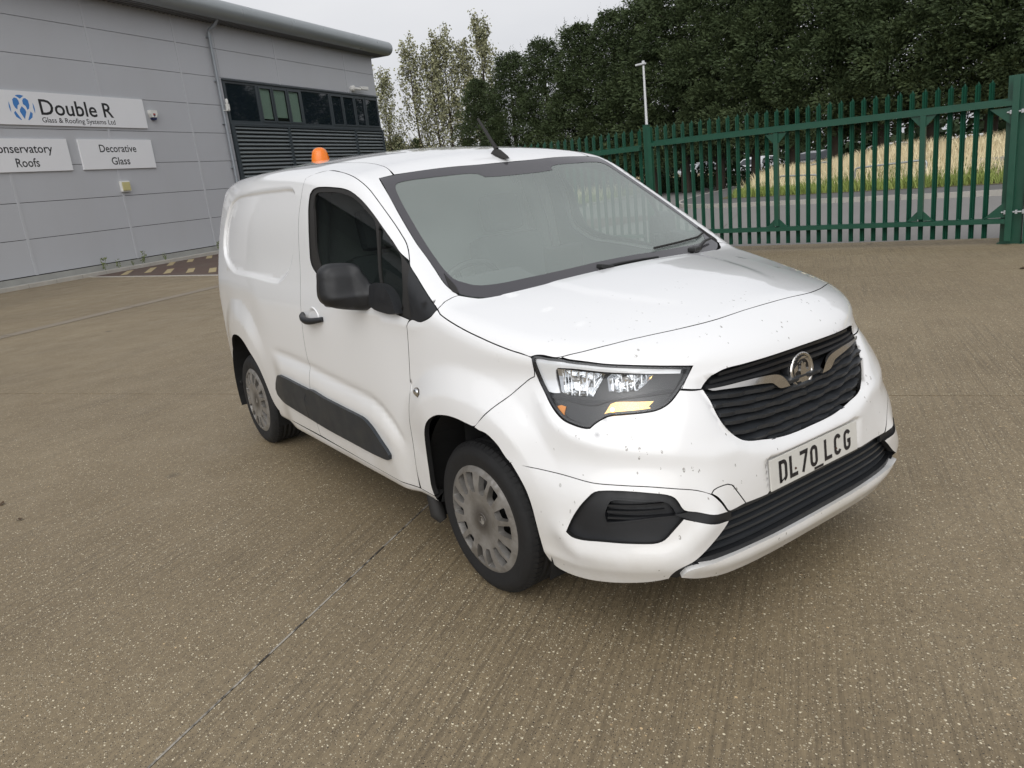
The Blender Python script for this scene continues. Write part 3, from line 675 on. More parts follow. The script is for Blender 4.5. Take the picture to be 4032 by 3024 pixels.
# ---- ground sheets
def sheet(name, pts, m, z=0.):
    mb = MB(); mb.add([(x, y, z) for x, y in pts], [tuple(range(len(pts)))]); o = mb.build(name, m); tag(o, kind='structure'); return o
sheet('ground', [(-260, -260), (260, -260), (260, 260), (-260, 260)], 'path_asphalt', -.06)
GD = Vector((math.cos(R2(15.8)), math.sin(R2(15.8)), 0)); GN = Vector((-GD.y, GD.x, 0)); GP = Vector((-2.73, 9.32, 0))
yard = sheet('yard', [(-120, -120), (90, -120), (90, 60), (-26, 9.5), (-26, 4.), (-120, 4)], 'joint_dark', -.022)
def slab(a0, a1, b0, b1, cut=None):
    g = .006; a0 += g; a1 -= g; b0 += g; b1 -= g
    L = [G0 + A_dir * a + B_dir * bb for a, bb in ((a0, b0), (a1, b0), (a1, b1), (a0, b1))]
    poly = [Vector((v.x, v.y)) for v in L]
    def clip(poly, P0, nrm):
        out = []
        for i in range(len(poly)):
            p, q = poly[i], poly[(i + 1) % len(poly)]; dp, dq = (p - P0).dot(nrm), (q - P0).dot(nrm)
            if dp <= 0: out.append(p)
            if (dp <= 0) != (dq <= 0): out.append(p + (q - p) * (dp / (dp - dq)))
        return out
    poly = clip(poly, Vector((GP.x, GP.y)) + Vector((GN.x, GN.y)) * .72, Vector((GN.x, GN.y)))
    if len(poly) < 3: return
    wn = Vector((-.8348, -.5505)); poly = clip(poly, Vector((-25.78, 1.67)) - wn * .0, wn)
    if len(poly) < 3: return
    n = len(poly); mb = MB()
    mb.add([(p.x, p.y, 0) for p in poly] + [(p.x, p.y, -.02) for p in poly], [tuple(range(n))] + [(i, n + i, n + (i + 1) % n, (i + 1) % n) for i in range(n)])
    mb.build('concrete_slab', 'yard_concrete', yard)
for i in range(-8, 14):
    for j in range(-5, 5):
        slab(-1.15 + 4.97 * i, -1.15 + 4.97 * (i + 1), -10. + 10. * j, 10. * j)
def strip_joint(a0, a1, b, w, name, m):
    P = [G0 + A_dir * a + B_dir * (b + s * w / 2) for a, s in ((a0, -1), (a1, -1), (a1, 1), (a0, 1))]
    mb = MB(); mb.add([(v.x, v.y, .001) for v in P], [(0, 1, 2, 3)]); return mb.build(name, m, yard)
strip_joint(-6, 22, 0, .009, 'joint_sealant', 'joint_seal')
# drain channel cover beside the far joint
b = NB('channel'); b.set(Base_Color=b.mix(b.noise(6, 4), (.20, .17, .13), (.26, .22, .17)), Roughness=.8)
for a in np.arange(2.0, 24, 2.5): 
    P = [G0 + A_dir * q + B_dir * (-10.22 + s) for q, s in ((a + .01, -.17), (a + 2.49, -.17), (a + 2.49, .17), (a + .01, .17))]
    mb = MB(); mb.add([(v.x, v.y, .004) for v in P], [(0, 1, 2, 3)]); mb.build('infill_strip', 'channel', yard)
# ---- road, pavement, verge beyond the gate
e0 = GP + GN * .70
sheet('road', [(e0.x - GD.x * 70, e0.y - GD.y * 70), (e0.x + GD.x * 60, e0.y + GD.y * 60), (60, 120), (-70, 120)], 'asphalt', -.012)
KB = [(60, 18.9), (10, 18.35), (-4, 18.1), (-8.6, 18.03), (-12.2, 17.97), (-13.9, 17.95), (-15.3, 18.15), (-16.5, 18.75), (-17.6, 19.8), (-18.6, 21.3), (-21.5, 27.5), (-25, 36), (-29, 46), (-33, 58)]
KBc = cat_rom(np.array(KB), .6)
pv = [tuple(p) for p in KBc] + [(-33, 60), (60, 60)]
pave = sheet('pavement', pv, 'path_asphalt', .115)
def kerb_run(poly, name, parent, w=.125, z=.12, L=.915, m='kerb_stone', zb=-.02):
    P = cat_rom(np.array(poly, float), .1); d = np.r_[0, np.cumsum(np.linalg.norm(np.diff(P, axis=0), axis=1))]; n = int(d[-1] / L)
    for i in range(n):
        s0, s1 = i * L + .006, (i + 1) * L - .006
        p = np.array([np.interp(s0, d, P[:, 0]), np.interp(s0, d, P[:, 1])]); q = np.array([np.interp(s1, d, P[:, 0]), np.interp(s1, d, P[:, 1])])
        mb = MB(); t = (q - p) / np.linalg.norm(q - p); nn = np.array([t[1], -t[0]]) * (w / 2)
        c = [p - nn, q - nn, q + nn, p + nn]
        h = z + rnd.uniform(-.004, .004); ch = .02
        mb.add([(*c[0], zb), (*c[1], zb), (*c[2], zb), (*c[3], zb), (*c[0], h), (*c[1], h), (*(c[2] - nn * .3), h), (*(c[3] - nn * .3), h), (*c[2], h - ch), (*c[3], h - ch)],
               [(4, 5, 6, 7), (7, 6, 8, 9), (9, 8, 2, 3), (0, 4, 7, 9, 3), (1, 2, 8, 6, 5), (0, 1, 5, 4)])
        mb.build(name, m, parent)
kerb_run(KB[1:12], 'kerb_stone', pave)
L_far = [(-25.2, 22.), (-27.6, 27.5), (-29.2, 32.5), (-31, 38), (-34, 47)]
def bank_mat():
    b = NB('verge_soil'); b.set(Base_Color=b.mix(b.noise(1.5, 5), (.085, .085, .032), (.17, .14, .075)), Roughness=.95)
    for nm, c0, c1 in (('grass_dry', (.72, .60, .36), (.88, .78, .54)), ('grass_green', (.15, .22, .045), (.32, .36, .10)), ('weed_green', (.10, .14, .05), (.20, .22, .09))):
        q = NB(nm); q.set(Base_Color=q.mix(q.noise(2.2, 4), c0, c1), Roughness=.8)
bank_mat()
def bank_h(x, y):
    t = sst(20.2, 27.5, y); return .125 + t * (.32 + .62 * sst(-22, -7, x)) + .10 * math.sin(x * .9 + y * .5) * t
gx = np.linspace(-24, 12, 49); gy = np.linspace(20.15, 60, 36)
mb = MB()
def bank_x0(y): return -16.0 - (y - 20.2) * .42
vs = []
for y in gy:
    for t in np.linspace(0, 1, 40):
        x = bank_x0(y) + (14 - bank_x0(y)) * t; vs.append((x, y, bank_h(x, min(y, 29)) if y < 31 else max(.10, bank_h(x, 29) - (y - 31) * .12)))
mb.add(vs, [(i * 40 + k, i * 40 + k + 1, i * 40 + 41 + k, i * 40 + 40 + k) for i in range(len(gy) - 1) for k in range(39)], True)
tag(mb.build('grass_bank', 'verge_soil'), kind='structure')
far = [(-25.6, 22.), (-28., 27.5), (-29.6, 32.5), (-31.4, 38), (-34.4, 47), (-70, 60), (-70, 15.5), (-30, 15.5)]
sheet('verge', far, 'verge_soil', .10)
kerb_run(L_far, 'kerb_stone', bpy.data.objects['verge'])
def grass(name, n, xr, yr, hr, m, w=.012, lean=.35, hfn=None, cond=None, seed=1):
    r = np.random.RandomState(seed); V = []; Fc = []
    X = r.uniform(*xr, n * 3); Y = r.uniform(*yr, n * 3)
    c = 0
    for x, y in zip(X, Y):
        if c >= n: break
        if cond and not cond(x, y): continue
        z = hfn(x, y); h = r.uniform(*hr); a = r.uniform(0, 6.28); l = r.uniform(.1, lean) * h; dx, dy = math.cos(a) * l, math.sin(a) * l
        b_ = r.uniform(0, 6.28); wx, wy = math.cos(b_) * w, math.sin(b_) * w; k = len(V)
        V += [(x - wx, y - wy, z - .02), (x + wx, y + wy, z - .02), (x + dx * .4 + wx * .8, y + dy * .4 + wy * .8, z + h * .6), (x + dx * .4 - wx * .8, y + dy * .4 - wy * .8, z + h * .6), (x + dx, y + dy, z + h)]
        Fc += [(k, k + 1, k + 2, k + 3), (k + 3, k + 2, k + 4)]; c += 1
    me = bpy.data.meshes.new(name); me.from_pydata(V, [], Fc); return tag(put(name, me, None, (m,)), kind='stuff')
cl = np.random.RandomState(5)
def clump(x, y): return .5 + .5 * math.sin(x * 1.7 + 2 * math.sin(y * .8)) * math.sin(y * 1.3 + x * .3)
inb = lambda x, y: x > bank_x0(y) + .25
grass('dry_grass', 30000, (-21, 3), (21.0, 29.5), (.20, .60), 'grass_dry', .011, .55, bank_h, lambda x, y: inb(x, y) and cl.rand() < (.25 + .75 * sst(20.8, 22.8, y)) * (.35 + .65 * clump(x, y)), 2)
grass('green_grass', 24000, (-19, 3), (20.25, 25.5), (.10, .32), 'grass_green', .014, .6, bank_h, lambda x, y: inb(x, y) and cl.rand() < sst(25.5, 20.5, y) * (.5 + .5 * clump(x + 3, y + 1)), 3)
grass('verge_grass', 9000, (-44, -25.8), (20.5, 42), (.25, .8), 'grass_dry', .02, .5, lambda x, y: .1, lambda x, y: x < -26.2 - (y - 22) * .36 and cl.rand() < .8, 4)
grass('verge_green', 7000, (-44, -25.8), (20.5, 42), (.2, .5), 'grass_green', .02, .5, lambda x, y: .1, lambda x, y: x < -25.8 - (y - 22) * .36 and x > -29 - (y - 22) * .36, 6)
# ================================================================ WAREHOUSE
WZ = R2(123.4)
wh = empty('warehouse', (-26.16, 1.42, 0), WZ)
tag(wh, 'grey clad warehouse with dark louvred window bays and a rounded metal eaves', 'warehouse')
CACHE = {}
def boxm(name, sx, sy, sz, m, parent, loc, bev=0):
    """box parts share mesh data when equal; loc is the low corner"""
    k = (name, round(sx, 3), round(sy, 3), round(sz, 3), m, bev)
    if k not in CACHE:
        me = MB().box((0, 0, 0), (sx, sy, sz), bev).mesh(name); me.materials.append(MATS[m]); CACHE[k] = me
    return put(name, CACHE[k], parent, (), loc)
ZC = [.30 + 1.0645 * k for k in range(8)] + [8.72]
cols = [-27.6, -23.7, -19.8]; mid_cols = [-7.9, -6.19, -2.32, 1.55, 5.45, 7.58]
def wallcol(u0, u1, zmin=0.):
    for z0, z1 in zip(ZC[:-1], ZC[1:]):
        if z1 <= zmin + .01: continue
        z0_ = max(z0, zmin)
        boxm('wall_panel', u1 - u0 - .014, .08, z1 - z0_ - .016, 'cladding_grey', wh, (u0 + .007, 0, z0_ + .008))
for u0, u1 in zip(cols[:-1], cols[1:]): wallcol(u0, u1)
for u0, u1 in zip(mid_cols[:-1], mid_cols[1:]): wallcol(u0, u1)
for u0, u1 in ((7.58, 11.36), (11.36, 16.95), (16.95, 19.72), (-19.8, -17.2), (-17.2, -11.6), (-11.6, -7.9)): wallcol(u0, u1, 6.655)
for u in (-23.7, -6.19, -2.32, 1.55, 5.45): boxm('cover_strip', .085, .012, 8.4, 'cover_strip', wh, (u - .0425, -.012, .30))
for u in (11.36, 16.95, -17.2, -11.6): boxm('cover_strip', .085, .012, 2.05, 'cover_strip', wh, (u - .0425, -.012, 6.66))
boxm('backing_wall', 47.2, .2, 8.7, 'joint_dark', wh, (-27.6, .085, .02))
boxm('corner_trim', .03, 30, 8.4, 'cladding_grey', wh, (19.72, 0, .3))
boxm('plinth', 47.3, .04, .28, 'plinth_concrete', wh, (-27.6, -.012, .0))
# eaves: bullnose tube with soffit
def eaves(u0, u1):
    pr = [(-.0, 8.70), (-.65, 8.68)] + [(-.65 - .35 * math.sin(a), 9.03 - .35 * math.cos(a)) for a in np.linspace(.15, math.pi, 14)] + [(3., 9.62)]
    mb = MB(); n = len(pr)
    vs = [(u, y, z) for u in (u0, u1) for y, z in pr]
    mb.add(vs, [(i, i + 1, n + i + 1, n + i) for i in range(1, n - 1)], True)
    return mb.build('fascia', 'fascia_metal', wh)
for u0, u1 in ((-28.4, -20.0), (-20.0, -12.0), (-12.0, -4.2), (-4.2, 3.8), (3.8, 11.6), (11.6, 20.45)): eaves(u0 + .004, u1 - .004)
mb = MB()
cap = [(-.65 - .35 * math.sin(a), 9.03 - .35 * math.cos(a)) for a in np.linspace(0, math.pi, 14)] + [(2., 9.5), (2., 8.70)]
mb.add([(20.45, y, z) for y, z in cap], [tuple(range(len(cap)))]); mb.build('fascia_end', 'fascia_metal', wh)
mb = MB(); mb.add([(-28.4, .02, 8.70), (20.44, .02, 8.70), (20.44, -.66, 8.685), (-28.4, -.66, 8.685)], [(0, 1, 2, 3)])
for k in range(244): 
    u = -28.3 + k * .2; mb.box((u, -.64, 8.668), (u + .07, -.02, 8.69))
mb.build('soffit', 'soffit', wh)
# louvred bays with the office windows above
def bay(u0, u1, verts, panes):
    """verts: louvre bay posts; panes: list of (u0, u1, blind) for the window band"""
    boxm('head_flashing', u1 - u0 + .06, .10, .07, 'anthracite', wh, (u0 - .02, -.09, 6.585), .008)
    boxm('window_recess', u1 - u0, .02, 1.66, 'gap_black', wh, (u0, .06, 4.93))
    boxm('window_sill', u1 - u0 + .05, .10, .055, 'anthracite', wh, (u0, -.08, 4.90), .006)
    boxm('frame_rail', u1 - u0, .06, .09, 'anthracite', wh, (u0, -.03, 6.50)); boxm('frame_rail', u1 - u0, .06, .10, 'anthracite', wh, (u0, -.03, 4.95))
    prev = u0
    for (a, c, blind) in panes:
        boxm('window_mullion', max(.05, a - prev), .06, 1.45, 'anthracite', wh, (prev, -.03, 5.05)); prev = c
        casement = c - a < 1.4
        if casement:
            f = .07
            fr = MB(); fr.box((a, -.055, 5.05), (a + f, -.025, 6.50)); fr.box((c - f, -.055, 5.05), (c, -.025, 6.50)); fr.box((a + f, -.055, 5.05), (c - f, -.025, 5.05 + f)); fr.box((a + f, -.055, 6.50 - f), (c - f, -.025, 6.50))
            w_ = fr.build('window', 'anthracite', wh); a2, c2, z0, z1 = a + f, c - f, 5.05 + f, 6.50 - f
        else:
            w_ = boxm('window', c - a, .02, .02, 'anthracite', wh, (a, -.035, 5.05)); a2, c2, z0, z1 = a, c, 5.055, 6.495
        inv = w_.location
        g = boxm('pane', c2 - a2, .008, z1 - z0, 'window_glass' if not blind else 'blind_glass', w_, (a2 - inv.x, .0 - inv.y, z0 - inv.z))
        if blind: boxm('blind', c2 - a2, .004, z1 - z0 - blind, 'blind', w_, (a2 - inv.x, .03 - inv.y, z0 + blind - inv.z))
    boxm('window_mullion', max(.04, u1 - prev), .06, 1.45, 'anthracite', wh, (prev, -.03, 5.05))
    for u in verts: boxm('louvre_post', .13, .13, 4.52, 'anthracite', wh, (u - .065, -.115, .38))
    boxm('louvre_head', u1 - u0 + .05, .10, .05, 'anthracite', wh, (u0, -.10, 4.845))
    for a, c in zip(verts[:-1], verts[1:]):
        L = c - a - .134
        k = ('slat', round(L, 3))
        if k not in CACHE:
            mb = MB(); mb.prism([(-.062, .0), (-.075, .010), (-.078, .026), (-.070, .046), (-.050, .074), (-.028, .094), (.0, .106), (.03, .108), (.03, .098), (-.02, .085), (-.05, .04)], 'x', 0, L); me = mb.mesh('louvre_slat'); me.materials.append(MATS['louvre_grey']); CACHE[k] = me
        for i in range(27): put('louvre_slat', CACHE[k], wh, (), (a + .067, 0, 4.725 - i * .1605))
glass_mat('blind_glass', (.75, .80, .78), 1.5)
boxm('louvre_backing', 12.2, .02, 4.5, 'anthracite', wh, (7.58, .05, .35)); boxm('louvre_backing', 12.0, .02, 4.5, 'anthracite', wh, (-19.9, .05, .35))
PN = [(7.72, 9.56, 0), (9.72, 10.60, .08), (10.66, 11.66, .16), (11.74, 12.64, .0001), (12.80, 15.02, 0), (15.16, 16.14, 0), (16.20, 17.26, 0), (17.34, 18.26, 0), (18.38, 19.62, 0)]
bay(7.60, 19.72, [7.68, 11.36, 16.96, 19.72], PN)
PNm = [(-.3 - c + 0, -.3 - a, 0) for a, c, _ in PN][::-1]
bay(-20.02, -7.90, [-20.02, -17.26, -11.66, -7.98], PNm)
# rainwater pipe
mb = MB(); mb.tube([(7.30, -.60, 8.70), (7.30, -.42, 8.52), (7.25, -.14, 8.36), (7.24, -.11, 8.25)], .06, 12); mb.tube([(7.24, -.11, 8.30), (7.24, -.11, .12)], .062, 12)
for z in (8.1, 6.5, 4.9, 3.2, 1.6): mb.box((7.15, -.12, z), (7.33, 0, z + .05))
mb.build('downpipe', 'zinc_pipe', wh)
# forecourt strip and kerb along the wall
fs = MB().box((-28, -.45, -.02), (24, -.012, .105)).build('forecourt', 'plinth_concrete', None, wh.location, WZ); tag(fs, kind='structure')
for k in range(56):
    u = -27.8 + k * .915
    mm = 'kerb_stone'
    boxm('kerb_stone', .905, .13, .14, mm, fs, (u, -.585, -.02), .012)
# brick parking bay with pale block markers
def paviors():
    b = NB('brick_pavior'); p = b.pos()
    br = b.n('ShaderNodeTexBrick', {'Vector': b.map((1, 1, 1), (0, 0, R2(17)), p), 'Scale': 4.6, 'Color1': (.085, .045, .034, 1), 'Color2': (.125, .07, .05, 1), 'Mortar': (.05, .042, .035, 1), 'Mortar Size': .03})
    b.set(Base_Color=b.mix(b.ramp(b.noise(.9, 5), [(.4, 0), (.7, .6)]), br.outputs[0], (.10, .08, .06)), Roughness=.8)
paviors()
bay_p = sheet('brick_paving', [(-25.25, .92), (-21.7, 1.98), (-17.9, 3.02), (-14, 4.2), (-14, 16), (-33.0, 13)], 'brick_pavior', .006)
mb = MB(); mb.bar((-25.35, .82, .0), (-14, 4.1, .0), .10, .03); tag(mb.build('paving_edge', 'kerb_stone'), kind='structure')
mat('pale_block', (.36, .29, .16), .8, var=.2)
for x, y, l in ((-24.6, 1.90, 1.9), (-24.2, 2.52, 2.3), (-22.4, 2.69, 1.9), (-21.3, 3.06, 1.7), (-26.1, 3.56, 1.9), (-26.4, 4.27, 1.7), (-20.1, 3.37, 1.7), (-27.0, 5.08, 1.8), (-18.9, 3.72, 1.7), (-27.6, 5.9, 1.7)):
    mb = MB(); d_ = Vector((-.963, .27, 0)) * (l / 2); c_ = Vector((x, y, .011)); mb.bar(c_ - d_, c_ + d_, .20, .002); mb.build('marker_block', 'pale_block', bay_p)
# ---- things fixed on the wall
def on_wall(name, u, z, label, cat, y=-.03, group=None):
    o = empty(name, wh.matrix_basis @ Vector((u, y, z)) if False else Vector((-26.16, 1.42, 0)) + Matrix.Rotation(WZ, 3, 'Z') @ Vector((u, y, z)), WZ); return tag(o, label, cat, group)
def wall_text(txt, parent, u, z, w, k, m='sign_black', bold=.0, name='word', y=-.0265):
    """one mesh per word, the whole line scaled to width w; k = em per metre of cap height"""
    def islands(me):
        par = list(range(len(me.vertices)))
        def fd(i):
            while par[i] != i: par[i] = par[par[i]]; i = par[i]
            return i
        for e in me.edges:
            a, c = fd(e.vertices[0]), fd(e.vertices[1])
            if a != c: par[a] = c
        return [fd(i) for i in range(len(par))]
    me = text_mesh(txt, 1., bold=bold); V = np.array([v.co[:] for v in me.vertices]); x0, x1 = V[:, 0].min(), V[:, 0].max()
    root = np.array(islands(me)); spans = sorted((V[root == r, 0].min(), V[root == r, 0].max(), r) for r in set(root))
    groups = []; end = None
    for a, c, r in spans:
        if end is None or a - end > .135: groups.append(set())
        groups[-1].add(r); end = c if end is None else max(end, c)
    for g in groups:
        idx = [i for i in range(len(V)) if root[i] in g]; mp = {o: n for n, o in enumerate(idx)}
        vs = [(u + (V[i, 0] - x0) / (x1 - x0) * w, y, z + V[i, 1] / k) for i in idx]
        fs = [[mp[q] for q in f.vertices] for f in me.polygons if f.vertices[0] in mp]
        q = bpy.data.meshes.new(name); q.from_pydata(vs, [], fs); put(name, q, parent, (m,))
def sign(w, h, u, z, label):
    o = on_wall('sign_board', u, z, label, 'sign'); MB().box((0, -.025, 0), (w, .028, h), .004).build('board', 'sign_white', o); return o
def line(o, txt, u, w, zb, cap, bold=.0, m='sign_black'):
    """text scaled to width w; cap = height of a capital letter (font capital is .73 em)"""
    return wall_text(txt, o, u, zb, w, .73 / cap, m, bold)
s1 = sign(6.10, .965, -2.87, 4.655, 'large white company sign board lettered Double R with a round blue logo')
line(s1, 'Double R', 2.02, 2.70, .315, .47, .012); line(s1, 'Glass & Roofing Systems Ltd', 2.0, 2.72, .09, .155, .008)
lg_ = empty('logo', (1.43, -.0268, .49), 0, s1)
def logo_poly(L, nm='logo_piece'):
    mb = MB(); mb.add([(u, 0, z) for u, z in L], [tuple(range(len(L)))]); mb.build(nm, 'sign_blue', lg_)
def arc2(r, a0, a1, n=10): return [(r * math.cos(R2(a0 + (a1 - a0) * k / n)), r * math.sin(R2(a0 + (a1 - a0) * k / n))) for k in range(n + 1)]
logo_poly(arc2(.36, 112, 68) + [(.0, .25)])
for s in (1, -1):
    f_ = lambda L: [(s * a, c) for a, c in L]
    logo_poly(f_(arc2(.41, -22, 22) + [(.365, .0)])); logo_poly(f_([(.06, .10), (.06, .19), (.10, .26), (.18, .275), (.25, .22), (.26, .08), (.22, -.02), (.16, -.06), (.13, .05)]))
    logo_poly(f_([(.245, -.10), (.30, -.16), (.26, -.27), (.13, -.355), (.10, -.35)]))
logo_poly([(0, .04), (.09, -.06), (.10, -.12), (0, -.33), (-.10, -.12), (-.09, -.06)])
s2 = sign(3.05, .95, -3.26, 3.31, 'white sign board lettered Conservatory Roofs cut by the photo edge')
line(s2, 'Conservatory', .43, 2.05, .545, .26, .010); line(s2, 'Roofs', 1.17, .76, .14, .26, .010)
s3 = sign(3.02, .95, .20, 3.315, 'white sign board lettered Decorative Glass')
line(s3, 'Decorative', .76, 1.52, .545, .25, .010); line(s3, 'Glass', 1.14, .76, .14, .25, .010)
o = on_wall('alarm_box', 3.57, 4.94, 'cream and navy alarm siren box on the cladding right of the big sign', 'alarm')
mb = MB(); mb.prism([(-.15, .33), (.15, .33), (.165, .22), (.10, .09), (-.10, .09), (-.165, .22)], 'y', -.10, .03); mb.build('cover', 'white_plastic', o)
mb = MB(); mb.prism([(-.10, .085), (.10, .085), (.06, .0), (-.06, .0)], 'y', -.10, .03); mb.build('strobe', 'navy', o)
mb = MB(); mb.prism([(-.05, .22), (.05, .22), (.05, .165), (-.05, .165)], 'y', -.105, -.101); mb.build('badge', 'red_print', o)
mb = MB(); mb.prism([(-.05, .16), (.05, .16), (.0, .105)], 'y', -.105, -.101); mb.build('badge', 'navy', o)
o = on_wall('bulkhead_light', 1.66, 2.55, 'small square yellowed wall light below the Decorative Glass sign', 'wall light')
MB().box((-.20, -.07, 0), (.20, .03, .36), .03).build('body', 'white_plastic', o); MB().box((-.16, -.09, .04), (.16, -.068, .32), .02).build('diffuser', 'lamp_yellow', o)
o = on_wall('wireless_antenna', 7.42, 5.42, 'small white antenna unit bracketed to the rainwater pipe', 'antenna', -.2)
MB().box((-.075, -.05, .0), (.075, .05, .24), .015).build('body', 'white_plastic', o); mb = MB(); mb.lathe([(0, .44), (.045, .42), (.06, .33), (.045, .245)], 14); mb.build('dome', 'white_plastic', o); MB().box((-.26, -.02, -.03), (.08, .02, .0)).build('bracket', 'white_plastic', o)
o = on_wall('security_camera', 17.30, 6.80, 'white security camera on the cladding above the corner window', 'camera')
mb = MB(); mb.lathe([(0, -.16), (.13, -.15), (.15, -.05), (.15, .04)], 16, Matrix.Translation((0, 0, .1)) @ Matrix.Rotation(R2(90), 4, 'X') @ Matrix.Scale(-1, 4, (0, 0, 1))); mb.build('mount', 'white_plastic', o)
mb = MB(); mb.tube([(.05, -.12, .10), (.42, -.22, .07)], .07, 10); mb.build('arm', 'white_plastic', o)
MB().box((.0, -.09, -.08), (.55, .09, .08), .02, Matrix.Translation((.45, -.24, .12)) @ Matrix.Rotation(R2(-8), 4, 'Z')).build('body', 'white_plastic', o)
bo = empty('bollard', (-24.84, -1.48, 0)); tag(bo, 'yellow steel bollard at the left photo edge by the warehouse kerb', 'bollard')
mb = MB(); mb.lathe([(0, 1.05), (.07, 1.03), (.10, .98), (.10, .0)], 20); mb.build('post', 'bollard_yellow', bo); MB().box((-.20, -.20, 0), (.20, .20, .02)).build('base_plate', 'bollard_yellow', bo)
# weeds along the wall
def weed(u, h, label, seed, n=26):
    r = np.random.RandomState(seed); o = on_wall('weed', u, .10, label, 'weed', -.25)
    mb = MB(); lf = MB()
    for k in range(4):
        a = r.uniform(0, 6.28); mb.tube([(0, 0, 0), (math.cos(a) * h * .2, math.sin(a) * .08, h * r.uniform(.6, 1.))], .006, 4, False)
    for k in range(n):
        a = r.uniform(0, 6.28); z = h * r.uniform(.15, 1); rr = h * .3 * r.uniform(.3, 1); c = Vector((math.cos(a) * rr, math.sin(a) * rr * .5, z)); s = h * .12
        d1 = Vector(r.normal(size=3)).normalized() * s; d2 = Vector(r.normal(size=3)).normalized() * s * .6
        lf.add([c - d1, c + d2, c + d1, c - d2], [(0, 1, 2, 3)])
    mb.build('stem', 'weed_green', o); lf.build('leaves', 'weed_green', o)
for i, (u, h) in enumerate(((-.1, .62), (1.05, .28), (1.55, .62), (.45, .42), (2.5, .38), (5.3, .5))):
    weed(u, h * .7, ['tall flowering weed at the foot of the grey wall', 'low green weed spreading on the concrete strip by the wall', 'thin bare weed stalk against the grey wall joint', 'thin pale weed left of the low green weed by the wall', 'small dark weed on the wall strip above the kerb', 'weed tuft by the wall just left of the van'][i], i + 11)
# ---- litter on the concrete
mat('dead_leaf', (.075, .045, .022), .8, var=.3, vscale=40); mat('paper_scrap', (.75, .74, .70), .8)
for nm, x, y, s_, m, lab in (('fallen_leaf', -.10, -2.55, .035, 'dead_leaf', 'dark fallen leaf on the concrete beside the front joint line'), ('twig', -3.02, -2.42, .030, 'dead_leaf', 'small dark twig on the concrete left of the rear wheel'), ('fallen_leaf', -2.62, -2.35, .024, 'dead_leaf', 'small dark leaf nearest the rear wheel'), ('paper_scrap', -3.0, -3.0, .035, 'paper_scrap', 'small white scrap on the concrete at the left'), ('fallen_leaf', .30, 5.55, .07, 'dead_leaf', 'brown fallen leaf on the concrete right of the bonnet'), ('fallen_leaf', -1.30, 7.4, .08, 'dead_leaf', 'brown fallen leaf on the concrete in front of the gate')):
    o = empty(nm, (x, y, .002), rnd.uniform(0, 6)); tag(o, lab, nm.replace('_', ' '))
    mb = MB(); mb.add([(-s_, 0, .002), (-s_ * .3, s_ * .45, .010), (s_ * .5, s_ * .35, .006), (s_, 0, .014), (s_ * .4, -s_ * .4, .003), (-s_ * .4, -s_ * .35, .012)], [(0, 1, 5), (1, 2, 4, 5), (2, 3, 4)]); mb.build('blade', m, o)
# ================================================================ GATE AND PALISADE FENCE
GZ = R2(15.8)
gate = empty('palisade_gate', (-2.73, 9.32, 0), GZ); tag(gate, 'green steel palisade gate of pointed pales right of the van', 'gate')
def pale_mesh(h):
    """W-section pale, triple pointed, bolted through the rails"""
    mb = MB(); w = .0335; d = .020
    sec = [(-w, -.004), (-w * .42, d), (0, .004), (w * .42, d), (w, -.004)]
    tops = [h - .055, h - .030, h, h - .030, h - .055]
    th = .004
    vs = [(x, y, 0) for x, y in sec] + [(x, y, t) for (x, y), t in zip(sec, tops)] + [(x, y - th, 0) for x, y in sec] + [(x, y - th, t) for (x, y), t in zip(sec, tops)]
    fs = [(i, i + 1, 6 + i, 5 + i) for i in range(4)] + [(11 + i, 10 + i, 15 + i, 16 + i) for i in range(4)] + [(5 + i, 6 + i, 16 + i, 15 + i) for i in range(4)] + [(0, 5, 15, 10), (4, 14, 19, 9)]
    mb.add(vs, fs)
    for z in (.28, h - .32):
        mb.lathe([(0, -.012), (.010, -.010), (.013, 0)], 6, Matrix.Translation((0, -.05, z)) @ Matrix.Rotation(R2(90), 4, 'X') @ Matrix.Scale(-1, 4, (0, 0, 1)))
    me = mb.mesh('pale'); me.materials.append(MATS['gate_green']); return me
PM_ = pale_mesh(2.10)
sag = lambda u: .086 - .0092 * u
us = [.164 - .1606 * k for k in range(32)]
for u in us: put('pale', PM_, gate, (), (u, .0, sag(u)))
def rail(u0, u1, z, parent, top=True):
    mb = MB(); mb.box((u0, -.115, -.04), (u1, -.045, .022)); mb.box((u0, -.052, .018), (u1, -.012, .052) if top else (u1, -.012, .026))
    if top: mb.box((u0, -.016, .02), (u1, -.010, .056))
    o = mb.build('rail', 'gate_green', parent, (0, 0, z)); o.rotation_euler = (0, R2(.53), 0); return o
rail(-4.92, .42, 1.866, gate); rail(-4.92, .42, .334, gate, False)
for u in (-2.715, -.635):
    mb = MB(); mb.box((u - .035, -.113, .40), (u + .035, -.045, 1.84)); mb.build('upright', 'gate_green', gate)
    for s in (1, -1):
        for z0, z1 in ((.375, .515), (1.835, 1.68)):
            mb = MB(); mb.add([(u + s * .036, -.085, z0), (u + s * .175, -.085, z0), (u + s * .036, -.085, z1), (u + s * .036, -.078, z0), (u + s * .175, -.078, z0), (u + s * .036, -.078, z1)], [(0, 1, 2), (3, 5, 4), (0, 3, 4, 1), (1, 4, 5, 2), (2, 5, 3, 0)]); mb.build('gusset', 'gate_green', gate)
mb = MB(); mb.box((.415, -.125, .055), (.492, -.045, 2.18)); mb.build('stile', 'gate_green', gate)
mb = MB(); mb.box((-4.955, -.12, .07), (-4.885, -.04, 2.20)); mb.build('stile', 'gate_green', gate)
